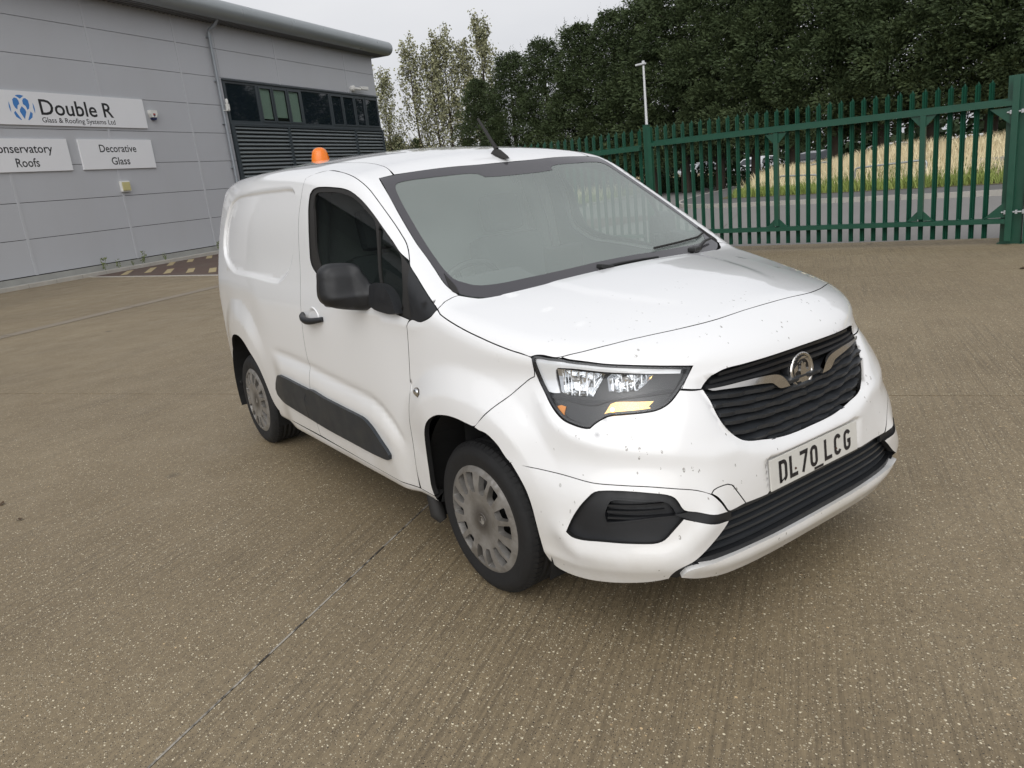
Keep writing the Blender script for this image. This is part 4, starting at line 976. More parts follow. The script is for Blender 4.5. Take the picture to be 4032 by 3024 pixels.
for z0, z1 in ((.37, .60), (1.80, 1.58)):
    mb = MB(); mb.add([(.414, -.085, z0), (.16, -.085, z0), (.414, -.085, z1), (.414, -.078, z0), (.16, -.078, z0), (.414, -.078, z1)], [(0, 1, 2), (3, 5, 4), (0, 3, 4, 1), (1, 4, 5, 2), (2, 5, 3, 0)]); mb.build('gusset', 'gate_green', gate)
for z in (.44, 1.74):
    mb = MB(); mb.tube([(.36, -.085, z), (.72, -.085, z)], .013, 8)
    for u in (.39, .52, .60): mb.box((u, -.112, z - .026), (u + .028, -.058, z + .026), .004)
    mb.build('hinge_bolt', 'galv', gate)
def post(u, label, w=.25, h=2.20, d=.13, y=.03):
    o = empty('gate_post', GP + GD * u + GN * y, GZ); tag(o, label, 'gate post')
    mb = MB(); mb.box((-w / 2, 0, 0), (w / 2, .012, h)); mb.box((-w / 2, d, 0), (w / 2, d + .012, h)); mb.box((-.006, .012, 0), (.006, d, h)); mb.build('beam', 'gate_green', o)
    MB().box((-w / 2 - .03, -.02, -.01), (w / 2 + .03, d + .03, .012)).build('base_plate', 'gate_green', o); return o
post(.47, 'wide green gate post hinging the gate at the right photo edge', .25, 2.205)
post(.66, 'second green post just beyond the hinge bolts at the right edge', .09, 2.19, .10, -.02)
o = empty('gate_post', GP + GD * -5.01 + GN * -.02, GZ); tag(o, 'square green post between the gate and the fence behind the windscreen', 'gate post')
MB().box((-.045, -.05, 0), (.045, .05, 2.245), .004).build('beam', 'gate_green', o); MB().box((-.05, -.055, 2.245), (.05, .055, 2.25)).build('cap', 'gate_green', o)
FZ = R2(17.8); FP = GP + GD * -5.10
fen = empty('palisade_fence', FP, FZ); tag(fen, 'green palisade fence running off behind the van roof', 'fence')
for k in range(46): put('pale', PM_, fen, (), (-.06 - k * .156, .0, .105 + .0055 * k * .157))
rail(-7.3, -.02, 1.865, fen).rotation_euler = (0, R2(.2), 0); rail(-7.3, -.02, .34, fen, False)
for u in (-2.75, -5.5): MB().box((u - .05, .03, 0), (u + .05, .10, 2.15)).build('post', 'gate_green', fen)
# gate on the right continues as fence beyond the post
f2 = empty('palisade_fence', GP + GD * .80, GZ); tag(f2, 'green palisade fence starting at the right photo edge past the gate posts', 'fence')
for k in range(14): put('pale', PM_, f2, (), (.08 + k * .156, .0, .08))
rail(0, 2.3, 1.86, f2); rail(0, 2.3, .33, f2, False)
# galvanised hoop rails on the bank
def hoop(p, q, label):
    h = bank_h(p[0], p[1]); h2 = bank_h(q[0], q[1]); o = empty('hand_rail', (p[0], p[1], 0)); tag(o, label, 'hand rail', None)
    P, Q = Vector((0, 0, 0)), Vector((q[0] - p[0], q[1] - p[1], 0)); zt = p[2]; zq = q[2]
    d = (Q - P).normalized()
    mb = MB(); mb.tube([(0, 0, h - .1), (0, 0, zt - .10), tuple(d * .03 + Vector((0, 0, zt - .03))), tuple(d * .10 + Vector((0, 0, zt))), tuple(Q - d * .10 + Vector((0, 0, zq))), tuple(Q - d * .03 + Vector((0, 0, zq - .03))), (Q.x, Q.y, zq - .10), (Q.x, Q.y, h2 - .1)], .03, 8)
    mb.build('tube', 'galv', o)
hoop((-11.95, 22.0, .76), (-9.75, 22.2, .83), 'galvanised hoop hand rail in the long grass nearest the right')
hoop((-14.9, 22.1, .68), (-13.3, 22.0, .64), 'lower galvanised hoop hand rail left of the gate middle upright')
hoop((-15.7, 25.0, .90), (-14.8, 25.0, .97), 'galvanised hand rail higher on the bank behind the lower one')
st = empty('concrete_steps', (-8.0, 22.6, 0)); tag(st, 'small grey concrete steps in the bank near the right gate post', 'steps')
for k in range(4): MB().box((-.9, -.6 + k * .38, 0), (.9, -.22 + k * .38, .20 + k * .17)).build('step', 'kerb_stone', st)
# street lamp
la = empty('street_lamp', (-22.72, 23.62, 0)); tag(la, 'thin white lamp post in front of the dark conifers', 'street lamp')
mb = MB(); mb.tube([(0, 0, 0), (0, 0, 2.2), (0, 0, 5.75)], [.075, .07, .045], 12); mb.build('pole', 'pole_white', la)
MB().box((-.42, -.09, 5.78), (.10, .09, 5.86), .025).build('lantern', 'pole_white', la); MB().box((-.05, -.04, 5.86), (.05, .04, 5.94), .01).build('sensor', 'pole_white', la)
# ---- parked cars beyond the trees
for nm, c in (('car_white', (.72, .73, .75)), ('car_silver', (.45, .46, .48)), ('car_red', (.40, .03, .02)), ('car_dark', (.03, .035, .045))): mat(nm, c, .25, coat=.7)
def car_meshes():
    prof = [(-2.1, .28), (-2.15, .62), (-2.05, .86), (-1.75, .98), (-1.25, 1.36), (-.5, 1.47), (.3, 1.42), (.95, 1.02), (1.75, .90), (2.08, .68), (2.12, .30)]
    mb = MB(); n = len(prof); rows = []
    for y, k in ((-.86, .0), (-.90, .25), (-.72, 1.), (.72, 1.), (.90, .25), (.86, 0.)):
        pass
    def ring(yb, yt):
        out = []
        for x, z in prof: t = max(0, (z - .95) / .52); out.append((x, yb + (yt - yb) * t, z))
        return out
    L, Rr = ring(-.89, -.66), ring(.89, .66)
    vs = L + Rr; fs = [tuple(range(n))[::-1], tuple(range(n, 2 * n))] + [(i, (i + 1) % n, n + (i + 1) % n, n + i) for i in range(n)]
    mb.add(vs, fs); body = mb.mesh('body')
    gl = MB()
    for s in (-1, 1):
        def g(x, z, e=.004): t = max(0, (z - .95) / .52); return (x, s * (.89 - .23 * t + e), z)
        gl.add([g(-1.55, 1.02), g(-1.15, 1.33), g(-.45, 1.41), g(-.42, 1.0)], [(0, 1, 2, 3)]); gl.add([g(-.36, 1.0), g(-.38, 1.41), (g(.22, 1.37)), g(.78, 1.03)], [(0, 1, 2, 3)])
    gl.add([(.36, -.62, 1.395), (.36, .62, 1.395), (.93, .80, 1.05), (.93, -.80, 1.05)], [(0, 1, 2, 3)]); gl.add([(-1.30, -.62, 1.335), (-1.72, -.78, 1.03), (-1.72, .78, 1.03), (-1.30, .62, 1.335)], [(0, 1, 2, 3)])
    glm = gl.mesh('windows'); glm.materials.append(MATS['window_glass'])
    w = MB()
    w.lathe([(0, -.1), (.2, -.1), (.31, -.09), (.32, .09), (.2, .1), (0, .1)], 18, Matrix.Rotation(R2(90), 4, 'X')); wm = w.mesh('wheel'); wm.materials.append(MATS['tyre_rubber'])
    return body, glm, wm
CB, CG, CW = car_meshes(); CBm = {}
def parked_car(x, y, rz, m, label):
    o = empty('parked_car', (x, y, -.12), rz); tag(o, label, 'car', 'cars parked beyond the conifers')
    if m not in CBm: q = CB.copy(); q.materials.append(MATS[m]); CBm[m] = q
    put('body', CBm[m], o); put('windows', CG, o)
    for cx in (-1.3, 1.3):
        for s in (-.82, .82): put('wheel', CW, o, (), (cx, s, .32))
CARS = [(-9.0, 39.5, 'car_white', 'white car behind the grass at the far right by the gate post'), (-12.6, 39.2, 'car_silver', 'silver car behind the grass next to the rightmost white car'), (-16.2, 40, 'car_white', 'white car seen over the dry grass between the right trunks'), (-20.6, 40.3, 'car_silver', 'silver car half hidden by thick conifer trunks'), (-25.0, 40.6, 'car_dark', 'dark car glimpsed under the conifers behind the lower hand rail'), (-30.2, 42, 'car_white', 'white car glimpsed beside the left road under the conifers'), (-36.5, 43.5, 'car_silver', 'silver car glimpsed just right of the square gate post')]
for i, (x, y, m, l) in enumerate(CARS): parked_car(x, y, R2(90 + 7 * math.sin(i * 3.)), m, l)
# ================================================================ TREES
def leaf_mat(name, a, b_, rough=.7):
    b = NB(name); oi = b.n('ShaderNodeObjectInfo').outputs['Random']; f = b.noise(1.1, 5, .65); f2 = b.noise(14, 3)
    c = b.mix(b.ramp(f, [(.3, 0), (.7, 1)]), a, b_); c = b.mix(b.ramp(f2, [(.35, .55), (.65, 0)]), c, tuple(x * .5 for x in a))
    b.set(Base_Color=c, Roughness=rough); b.b.inputs['Specular IOR Level'].default_value = .25
leaf_mat('conifer_leaf', (.046, .070, .030), (.095, .125, .052)); leaf_mat('poplar_leaf', (.24, .25, .14), (.40, .39, .24)); leaf_mat('hedge_leaf', (.025, .045, .018), (.05, .075, .03))
def conifer_mesh(seed, H=10., Rb=2.1, n=5200, base_h=1.2):
    r = np.random.RandomState(seed); V = []; Fc = []
    # limbs from the trunk, each ending in a feathery plume of small sprays
    nl = 105
    for k in range(nl):
        t = (k + r.rand()) / nl; h = base_h + (H - base_h) * t ** .92
        a = k * 2.399 + r.uniform(-.5, .5)
        prof = (1 - t) ** .74 * (1. if t > .12 else .75 + 2 * t)
        Rr = Rb * (.14 + .86 * prof) * r.uniform(.70, 1.14)
        lift = .30 + .75 * t
        ax = np.array([math.cos(a), math.sin(a), 0]); up = np.array([0, 0, 1.]); tx = np.array([-math.sin(a), math.cos(a), 0])
        # a drooping plume at the limb end and thinner growth along the limb
        cen = np.array([0, 0, h]) + ax * Rr * .80 + up * lift * Rr * .40; cr_ = (.26 + .19 * Rr) * r.uniform(.75, 1.25)
        m = int(n / nl * (.5 + 1.0 * (1 - t)))
        for j in range(m):
            if r.rand() < .84:
                q3 = r.normal(size=3); q3 /= np.linalg.norm(q3); rad = r.rand() ** .4
                loc = ax * q3[0] * cr_ * 1.25 + tx * q3[1] * cr_ + up * q3[2] * cr_ * .62; p = cen + loc * rad
                d = loc / cr_ + ax * .5 + up * .35 + r.normal(size=3) * .35
            else:
                s = r.uniform(.12, .8); p = np.array([0, 0, h]) + ax * Rr * s + up * lift * Rr * s * .4 + r.normal(size=3) * .16; d = ax * .5 + up * .6 + r.normal(size=3) * .6
            d /= np.linalg.norm(d)
            L = r.uniform(.09, .23); w = L * r.uniform(.13, .24)
            sd_ = np.cross(d, r.normal(size=3)); sd_ /= np.linalg.norm(sd_) + 1e-9
            q = len(V); tip = p + d * L - up * L * .10
            V += [tuple(p), tuple(p + d * L * .45 + sd_ * w), tuple(tip), tuple(p + d * L * .5 - sd_ * w)]; Fc += [(q, q + 1, q + 2, q + 3)]
    # whippy leaders at the top
    for k in range(60):
        b0 = np.array([r.normal() * .55, r.normal() * .55, H - r.uniform(0, 2.0)]); d = np.array([r.normal() * .35, r.normal() * .35, 1.]); d /= np.linalg.norm(d)
        for j in range(12):
            p = b0 + d * j * .07; e = d * .6 + r.normal(size=3) * .5; e /= np.linalg.norm(e); L = .22 * (1 - j / 16); sd_ = np.cross(e, r.normal(size=3)); sd_ /= np.linalg.norm(sd_)
            q = len(V); V += [tuple(p), tuple(p + e * L * .5 + sd_ * L * .2), tuple(p + e * L), tuple(p + e * L * .5 - sd_ * L * .2)]; Fc += [(q, q + 1, q + 2, q + 3)]
    me = bpy.data.meshes.new('crown'); me.from_pydata(V, [], Fc); me.materials.append(MATS['conifer_leaf'])
    tb = MB(); tb.tube([(0, 0, -.3), (.05, .02, 1.5), (-.04, .05, H * .5), (0, 0, H * .95)], [.24, .20, .12, .02], 9)
    for k in range(30):
        h = r.uniform(.9, H * .8); a = r.uniform(0, 6.28); l = Rb * r.uniform(.3, .7) * (1 - h / H * .6); tb.tube([(0, 0, h), (math.cos(a) * l * .6, math.sin(a) * l * .6, h + .12), (math.cos(a) * l, math.sin(a) * l, h + .35)], [.035, .022, .008], 5, False)
    tm = tb.mesh('trunk'); tm.materials.append(MATS['bark'])
    return me, tm
CV = [conifer_mesh(s, 10., 3.0, 42000) for s in (1, 2, 3, 4)]
XT = [-37.6, -35.4, -33.2, -31.0, -28.9, -26.9, -24.9, -22.9, -20.9, -18.9, -16.9, -14.9, -12.9, -10.9, -8.9, -6.9, -4.9, -2.9]
YT = [24.9, 25.8, 26.6, 27.3, 27.9, 28.3, 28.5, 28.7, 28.8, 28.9, 29.0, 29.0, 29.0, 29.0, 29.0, 29.0, 29.0, 29.0]
HT = [7.3, 8.3, 8.6, 9.0, 9.2, 9.7, 10.5, 11.0, 10.6, 11.2, 10.8, 11.0, 11.3, 10.7, 11.2, 10.8, 11., 11.]
WHERE = ['farthest left in the conifer row next to the bare poplars', 'second from the left end of the conifer row', 'third from the left end, level with the roof aerial', 'in the conifer row above the van roof', 'in the conifer row left of the lamp post', 'tallest just left of the lamp post top', 'right behind the lamp post', 'just right of the lamp post', 'over the square gate post', 'over the left half of the gate', 'over the gate left upright', 'over the middle of the gate', 'between the two gate uprights', 'over the gate right upright', 'just left of the right gate post', 'over the right gate post', 'past the right gate post', 'at the far right end of the conifer row']
for i, (x, y, h) in enumerate(zip(XT, YT, HT)):
    z = .1 if x < -24 else bank_h(x, 28) - .1
    o = empty('conifer_tree', (x, y, z), rnd.uniform(0, 6.28)); s = (h - z) / 10.
    tag(o, 'dark feathery conifer ' + WHERE[i], 'conifer', 'row of dark conifers beyond the gate')
    c, t = CV[i % 4]
    a = put('crown', c, o); b__ = put('trunk', t, o); w = s * rnd.uniform(.92, 1.10)
    a.scale = b__.scale = (w, w, s)
def poplar_mesh(seed, H=14., n=5200):
    r = np.random.RandomState(seed); V = []; Fc = []; tb = MB()
    tb.tube([(0, 0, -.2), (.08, 0, H * .3), (-.06, .08, H * .65), (0, 0, H * .98)], [.13, .10, .06, .012], 8)
    for k in range(46):
        t = (k + r.rand()) / 46; h = H * (.10 + .80 * t); a = k * 2.4 + r.uniform(-.5, .5); L = H * (.20 + .16 * (1 - t)) * r.uniform(.7, 1.15) * (1 - .35 * t)
        out = r.uniform(.24, .46); pts = []
        for j in range(6):
            s = j / 5; rr = L * out * (s ** .6); pts.append(np.array((math.cos(a) * rr + .06 * r.normal(), math.sin(a) * rr + .06 * r.normal(), h + L * s * .93)))
        if pts[-1][2] > H * 1.0: continue
        tb.tube([tuple(p) for p in pts], [.026, .02, .015, .011, .008, .004], 4, False)
        m = int(n / 46 * r.uniform(.25, 1.5) * (.45 + .9 * t))
        for q in range(m):
            s = r.uniform(.2, 1.08); jn = min(4, int(s * 5)); f = min(1, s * 5 - jn); p = pts[jn] * (1 - f) + pts[min(5, jn + 1)] * f + r.normal(size=3) * .17
            d = r.normal(size=3); d /= np.linalg.norm(d); e = np.cross(d, r.normal(size=3)); e /= np.linalg.norm(e); w = r.uniform(.055, .12); k0 = len(V)
            V += [tuple(p - d * w), tuple(p + e * w * .8), tuple(p + d * w), tuple(p - e * w * .8)]; Fc.append((k0, k0 + 1, k0 + 2, k0 + 3))
    me = bpy.data.meshes.new('crown'); me.from_pydata(V, [], Fc); me.materials.append(MATS['poplar_leaf']); tm = tb.mesh('trunk'); tm.materials.append(MATS['bark']); return me, tm
PV = [poplar_mesh(s) for s in (21, 22, 23)]
for i, (x, y, h, lab) in enumerate(((-52.6, 26.5, 10.9, 'sparse pale poplar partly hidden by the warehouse corner'), (-51.5, 28.5, 12.7, 'sparse poplar just right of the warehouse eaves end'), (-50.7, 29.8, 12.2, 'sparse poplar second right of the warehouse eaves'), (-50.2, 30.7, 13.4, 'tall sparse poplar in the middle of the poplar group'), (-49.5, 31.8, 12.4, 'sparse poplar behind the tallest poplar'), (-48.6, 33.1, 14.0, 'tallest fuller poplar right against the dark conifers'))):
    o = empty('poplar_tree', (x, y, 0), i * 1.3); tag(o, lab, 'poplar', 'sparse poplars beyond the warehouse'); s = h / 14.
    for me in PV[i % 3]: q = put(me.name, me, o); q.scale = (s * 1.05, s * 1.05, s)
c, t = CV[1]
for i, (x, y, h, lab) in enumerate(((-77, 40.2, 7.3, 'small distant conifer between the poplars above the van roof'), (-76, 42.0, 6.9, 'second small distant conifer above the van roof'), (-74, 37.6, 6.6, 'small distant conifer left of the poplar trunks'))):
    o = empty('conifer_tree', (x, y, 0), i); tag(o, lab, 'conifer', 'small far conifers'); 
    for me in (c, t): q = put(me.name, me, o); q.scale = (h / 10,) * 3
# low growth closing the view under the poplars
def mass(name, n, xr, yr, hmax, seed, m='hedge_leaf', sz=.22):
    r = np.random.RandomState(seed); V = []; Fc = []
    for k in range(n):
        x = r.uniform(*xr); y = r.uniform(*yr); hh = hmax * (.55 + .45 * math.sin(x * 1.1) * math.sin(y * .9 + x * .4)); p = np.array((x, y, r.uniform(.05, max(.3, hh))))
        d = r.normal(size=3); d /= np.linalg.norm(d); e = np.cross(d, r.normal(size=3)); e /= np.linalg.norm(e); w = r.uniform(.5, 1) * sz; q = len(V)
        V += [tuple(p - d * w), tuple(p + e * w * .6), tuple(p + d * w), tuple(p - e * w * .6)]; Fc.append((q, q + 1, q + 2, q + 3))
    me = bpy.data.meshes.new(name); me.from_pydata(V, [], Fc); return tag(put(name, me, None, (m,)), kind='stuff')
mass('far_hedge', 9000, (-95, -45), (36, 62), 4.5, 31, 'hedge_leaf', .5)
mass('far_hedge', 9000, (-48, 8), (46, 52), 4.2, 35, 'hedge_leaf', .42)
mass('undergrowth', 15000, (-28, 8), (29.3, 31.2), 1.7, 33, 'hedge_leaf', .13)
mass('undergrowth', 12000, (-44, -26), (29, 33), 1.5, 37, 'hedge_leaf', .13)
PB = ('van_paint', 'gap_black')  # turned-in edges painted black, so shut lines carry their shade as colour
# ---------------------------------------------------------------- van
van = empty('panel_van')
tag(van, 'white panel van with amber roof beacon parked on the concrete yard', 'van')
T_ = dict(TR)
for k_ in ('wing_bumper', 'lamp', 'bumper_seam', 'arch_front', 'wing_bonnet', 'bonnet_front', 'tow'): T_[k_] = [tuple(p) for p in snap(TR[k_])]
hinge = (-.398, -.808, 1.312)
gap_top = T_['door_front_gap']
gtop = [(-1.50, -.703, 1.727)] + gap_top[2:-1] + [(-.385, -.822, 1.300)]
rear_gap = [(-1.50, -.76, 1.69), (-1.49, -.80, 1.62), (-1.485, -.86, 1.42), (-1.485, -.89, 1.19), (-1.487, -.912, 1.04), (-1.495, -.922, .87), (-1.485, -.924, .75), (-1.48, -.923, .66), (-1.50, -.92, .57), (-1.51, -.918, .50), (-1.50, -.906, .352)]
sill_f = [(-.43, -.903, .331), (-.80, -.903, .336), (-1.20, -.905, .344)]
sail_bot = [(-1.181, -.885, 1.192), (-.95, -.89, 1.165), (-.70, -.896, 1.135), (-.50, -.902, 1.110), (-.299, -.907, 1.086)]
win_o = T_['win_outer'][:-1]; win_r = T_['win_outer2'][1:-1]
def rear_arch():
    c = (-2.785, .36); out = []
    for k in range(0, 26):
        a = math.radians(200 - k * 220 / 25)
        r = np.interp(math.degrees(a), [-20, 0, 20, 50, 90, 130, 170, 200], [.60, .515, .465, .435, .412, .42, .445, .50])
        out.append((c[0] + r * math.cos(a), -.9, c[1] + r * math.sin(a)))
    return [p for p in out if p[2] > .352]
RA = [(-3.2, -.85, .352)] + rear_arch() + [(-2.215, -.906, .353)]
PRC = []
for off in (.0, .011, .023, .034):
    Lp = offset_loop(PRESS, off); Lp = np.vstack([Lp, Lp[:1]])
    PRC.append([(x, -on_side(x, z), z) for x, z in Lp])
for side in (1, -1):
    near = side == 1
    # door
    do = gtop + win_o[::-1][1:] + win_r + sail_bot + T_['door_front_gap_up'][1:] + T_['door_front_gap2'][1:] + sill_f + rear_gap[::-1]
    d = panel('door', do, SIDE, PB, van, h=.022, gap=.0038, flange=.022, side=side)
    inner = do
    panel('door_lining', do, SIDE, ('dash', 'dash'), d, h=.08, gap=.01, lift=-.05, flange=0, side=side, step=.04)
    op = win_o + [(-.36, -.838, 1.276), (-.299, -.907, 1.086)][0:] + sail_bot[::-1][1:] + win_r[::-1]
    gl = T_['win_glass']; dv = T_['win_div']
    g1 = gl + [(p[0] + .0, p[1], p[2]) for p in dv[1:3]] + [(-.57, -.90, 1.150), (-.9, -.89, 1.18), (-1.12, -.886, 1.215), (-1.22, -.88, 1.26), (-1.275, -.865, 1.35), (-1.29, -.85, 1.45), (-1.31, -.83, 1.53)]
    q = T_['qglass']; g2 = q + [(-.372, -.90, 1.130), (-.535, -.90, 1.148), (-.58, -.87, 1.24)]
    panel('window_seal', op, SIDE, ('rubber', 'rubber'), d, h=.03, gap=.0, lift=-.006, flange=.012, holes=(g1, g2), side=side)
    panel('door_window', g1, SIDE, ('side_glass', 'side_glass'), d, h=.05, gap=-.01, lift=-.014, flange=0, side=side, fn=base, pane=True)
    panel('quarter_light', g2, SIDE, ('side_glass', 'side_glass'), d, h=.05, gap=-.01, lift=-.014, flange=0, side=side, fn=base, pane=True)
    # shell: pillar, roof rail and load-bay side in one pressing
    so_ = [T_['tri_black'][3]] + T_['apillar_base'][1:] + [(-.206, -.775, 1.204)] + T_['ws_l'][::-1][2:] + [(-.862, -.597, 1.651)] + T_['roof_edge'][1:] + \
        [(-1.7, -.585, 1.75), (-2.1, -.60, 1.76), (-2.6, -.60, 1.765), (-3.0, -.595, 1.76), (-3.28, -.58, 1.75), (-3.40, -.60, 1.70), (-3.46, -.65, 1.5), (-3.475, -.70, 1.1), (-3.475, -.72, .7), (-3.46, -.73, .352)] + \
        RA + [(-1.9, -.906, .351)] + rear_gap[::-1] + gtop[1:] + [(-.371, -.834, 1.288)] + T_['tri_black'][1:3]
    s = panel('body_side', so_, SIDE, PB, van, h=.022, gap=.0025, flange=.02, side=side, creases=PRC)
    panel('pillar_cover', T_['tri_black'] + [(-.306, -.893, 1.14)], SIDE, ('black_plastic', 'gap_black'), van, h=.03, gap=.004, lift=-.001, flange=.012, side=side)
    # wing
    wo = T_['wing_bonnet'] + T_['lamp'][::-1][:3] + [(.350, -.803, .930)] + T_['wing_bumper'][::-1][1:] + T_['arch_front'][:14][::-1] + [(-.306, -.903, .328), (-.42, -.904, .330)] + \
        T_['door_front_gap2'][::-1][1:] + T_['door_front_gap_up'][::-1][1:-1] + [(-.293, -.907, 1.086)] + T_['tri_black'][3:7][::-1]
    wo = T_['wing_bonnet'] + [(.346, -.812, .990), (.349, -.814, .979), (.350, -.806, .946)] + T_['wing_bumper'][::-1] + T_['arch_front'][:13][::-1] + [(-.306, -.903, .328), (-.42, -.904, .330)] + \
        T_['door_front_gap2'][::-1][1:] + T_['door_front_gap_up'][::-1][:-1] + [(-.285, -.907, 1.088)] + T_['tri_black'][4:7][::-1] + [(-.138, -.871, 1.131)]
    FLC = [[(p[0], -on_side(p[0], p[2]), p[2]) for p in T_[k_]] for k_ in ('flare_out', 'flare_low')]
    panel('front_wing', wo, SIDE, PB, van, creases=FLC, h=.016, gap=.004, flange=.022, side=side)
    # sill
    sl_ = [(-.31, -.9, .322), (-.43, -.9, .326), (-1.2, -.9, .339), (-1.9, -.9, .346), (-2.22, -.9, .348), (-2.22, -.85, .292), (-1.2, -.85, .289), (-.31, -.85, .285)]
    panel('sill', sl_, SIDE, PB, van, h=.025, gap=.001, flange=.05, side=side, lift=-.004)
    # rubbing strip
    mo = T_['mould']; sp = T_['mould_split']
    m1 = mo[4:20] + sp[::-1]; m2 = sp + mo[20:] + mo[0:3]
    mo_f = [p for p in mo[3:20]]
    panel('side_moulding', T_['mould'][3:18] + [(-1.555, -.913, .440)] + sp[::-1][1:-1], SIDE, ('moulding_plastic', 'moulding_plastic'), d, h=.02, gap=.003, lift=.016, flange=.018, side=side)
    panel('side_moulding', T_['mould'][:4] + sp[1:-1] + [(-1.557, -.913, .441)] + T_['mould'][18:], SIDE, ('moulding_plastic', 'moulding_plastic'), s, h=.02, gap=.003, lift=.016, flange=.018, side=side)
# ---------------------------------------------------------------- bonnet, nose, bumper, screen, roof (centre pieces run across the van)
BCRL = [(p[0], -p[1], p[2]) for p in BCR]
def across(near): return near + mirror(near)[::-1]
LP = T_['lamp']
bon = across([T_['tri_black'][3]] and [(-.138, -.868, 1.134)] + T_['wing_bonnet'][1:] + [(.352, -.803, 1.002), (.370, -.792, 1.004), (.392, -.782, 1.001), (.426, -.766, .996)] + T_['bonnet_front'][1:] + [(.690, -.12, 1.055)])
bon_rear = T_['apillar_base'][1:] + [(-.124, -.745, 1.160), (-.09, -.712, 1.152), (-.062, -.647, 1.152), (-.038, -.552, 1.158), (-.012, -.395, 1.167), (.007, -.228, 1.174), (.014, -.08, 1.177)]
bon = bon + mirror(bon_rear) + bon_rear[::-1]
panel('bonnet', bon, BON, PB, van, h=.024, gap=.004, flange=.02)
nose = [(.432, -.762, .994)] + T_['bonnet_front'][1:] + [(.690, -.12, 1.055), (.692, 0, 1.056)]
nose_n = nose[:-1]
n_low = LP[5:13] + [(.737, -.510, .871)] + [(.758, -.478, .865), (.776, -.441, .860)] + T_['grille_l'][:6][::-1] + [(.843, -.10, .921), (.846, 0, .922)]
nz = nose_n + [(.692, 0, 1.056)] + mirror(nose_n)[::-1] + mirror(n_low[:-1]) + [n_low[-1]] + n_low[:-1][::-1]
panel('nose_panel', nz, ROLL, PB, van, h=.022, gap=.004, flange=.02)
# upper bumper
g_low = [(.776, -.443, .856)] + T_['grille_l'][7:] + [(.871, -.08, .633), (.872, 0, .632)]
bu_top = T_['wing_bumper'] + LP[::-1][1:20] + [(.737, -.513, .868), (.758, -.480, .861)] + g_low
bu_low_n = T_['arch_front'][13:17] + T_['bumper_seam'][:4] + T_['bumper_seam'][5:11] + T_['tow'][1:7] + T_['lg_top'][3:] + [(.886, -.10, .469), (.886, 0, .469)]
bu_low_f = T_['arch_front'][13:17] + T_['bumper_seam'][:4] + T_['bumper_seam'][5:] + T_['lg_top'][1:] + [(.886, -.10, .469)]
bu = bu_top[:-1] + [bu_top[-1]] + mirror(bu_top[:-1])[::-1] + mirror(bu_low_f) + bu_low_n[::-1]
panel('front_bumper', bu, FRONT, PB, van, creases=(BCRL + mirror(BCRL)[::-1][1:], FLC[1][5:], FLC[0][6:]), h=.013, gap=.0028, flange=.018)
panel('towing_eye_cover', T_['tow'], FRONT, PB, van, h=.02, gap=.004, flange=.012)
for side in (1, -1):
    fg = T_['fog']
    C_low = T_['arch_front'][19:25] + [(.402, -.872, .320), (.414, -.866, .290), (.440, -.858, .264), (.49, -.845, .250), (.56, -.82, .246), (.62, -.795, .250), (.687, -.758, .258), (.746, -.711, .266)] + T_['lg_left'][::-1] + T_['fogstrip'][4:8] + fg[12:] + fg[:12] + T_['fogstrip'][1:4]
    C_low += ([(.868, -.470, .473)] if 1 else []) + T_['bumper_seam'][::-1][1:8] + T_['bumper_seam'][:4][::-1]
    bl_ = panel('bumper_corner', C_low, FRONT, PB, van, creases=([(p[0], -p[1], p[2]) for p in LED], [(p[0], -p[1], p[2]) for p in LOW]), h=.013, gap=.0028, flange=.03, side=side)
    fo = panel('fog_blank', T_['fog'], FRONT, ('black_plastic', 'black_plastic'), van, h=.02, gap=-.012, lift=-.024, flange=.0, holes=(T_['fog_in'],), side=side)
    panel('recess', T_['fog_in'], FRONT, ('black_plastic', 'gap_black'), fo, h=.03, gap=-.002, lift=-.05, flange=0, side=side)
    fi = T_['fog_in']
    rim = panel('recess_rim', fi, FRONT, ('black_plastic', 'black_plastic'), fo, h=.03, gap=-.004, lift=-.021, flange=.03, side=side, holes=([(p[0], p[1], (p[2] - .52) * .90 + .52) for p in fi],))
    for k, zz in enumerate((.512, .534, .490)):
        a = (.652, -.806, zz); bq = (.80, -.66, zz)
        P_ = [on_skin(FRONT, [(.655 + (.795 - .655) * t, -.803 + (.803 - .665) * t, zz)])[0] for t in np.linspace(0, 1, 9)]
        sm_ = MB(); pts = []
        for t, p in zip(np.linspace(0, 1, 9), P_):
            n_ = Fn(np.array([p]))[0]; pts.append((p - n_ * (.024 + .012 * t), n_))
        vs = []
        for p, n_ in pts:
            vs += [p + np.array((0, 0, .004)), p + np.array((0, 0, -.003)), p - n_ * .03 + np.array((0, 0, -.003)), p - n_ * .03 + np.array((0, 0, .004))]
        if side < 0: vs = [v * np.array((1, -1, 1)) for v in vs]
        sm_.add(vs, [(4 * i + j, 4 * i + (j + 1) % 4, 4 * i + 4 + (j + 1) % 4, 4 * i + 4 + j) for i in range(8) for j in range(4)])
        sm_.build('slat', 'black_plastic', fo)
    st_ = [(.815, -.645, .500)] + T_['fogstrip'][1:3] + [(.874, -.450, .470), (.874, -.450, .440)] + T_['fogstrip'][5:7]
    panel('fog_strip', st_, FRONT, ('black_plastic', 'black_plastic'), van, h=.02, gap=-.003, lift=-.008, flange=.01, side=side)
    panel('lip_end_cover', [(.824, -.622, .330), (.800, -.648, .308), (.786, -.660, .272), (.800, -.640, .262), (.822, -.606, .285), (.838, -.578, .312)], FRONT, ('black_plastic', 'black_plastic'), van, h=.02, gap=-.004, lift=-.012, flange=.03, side=side)
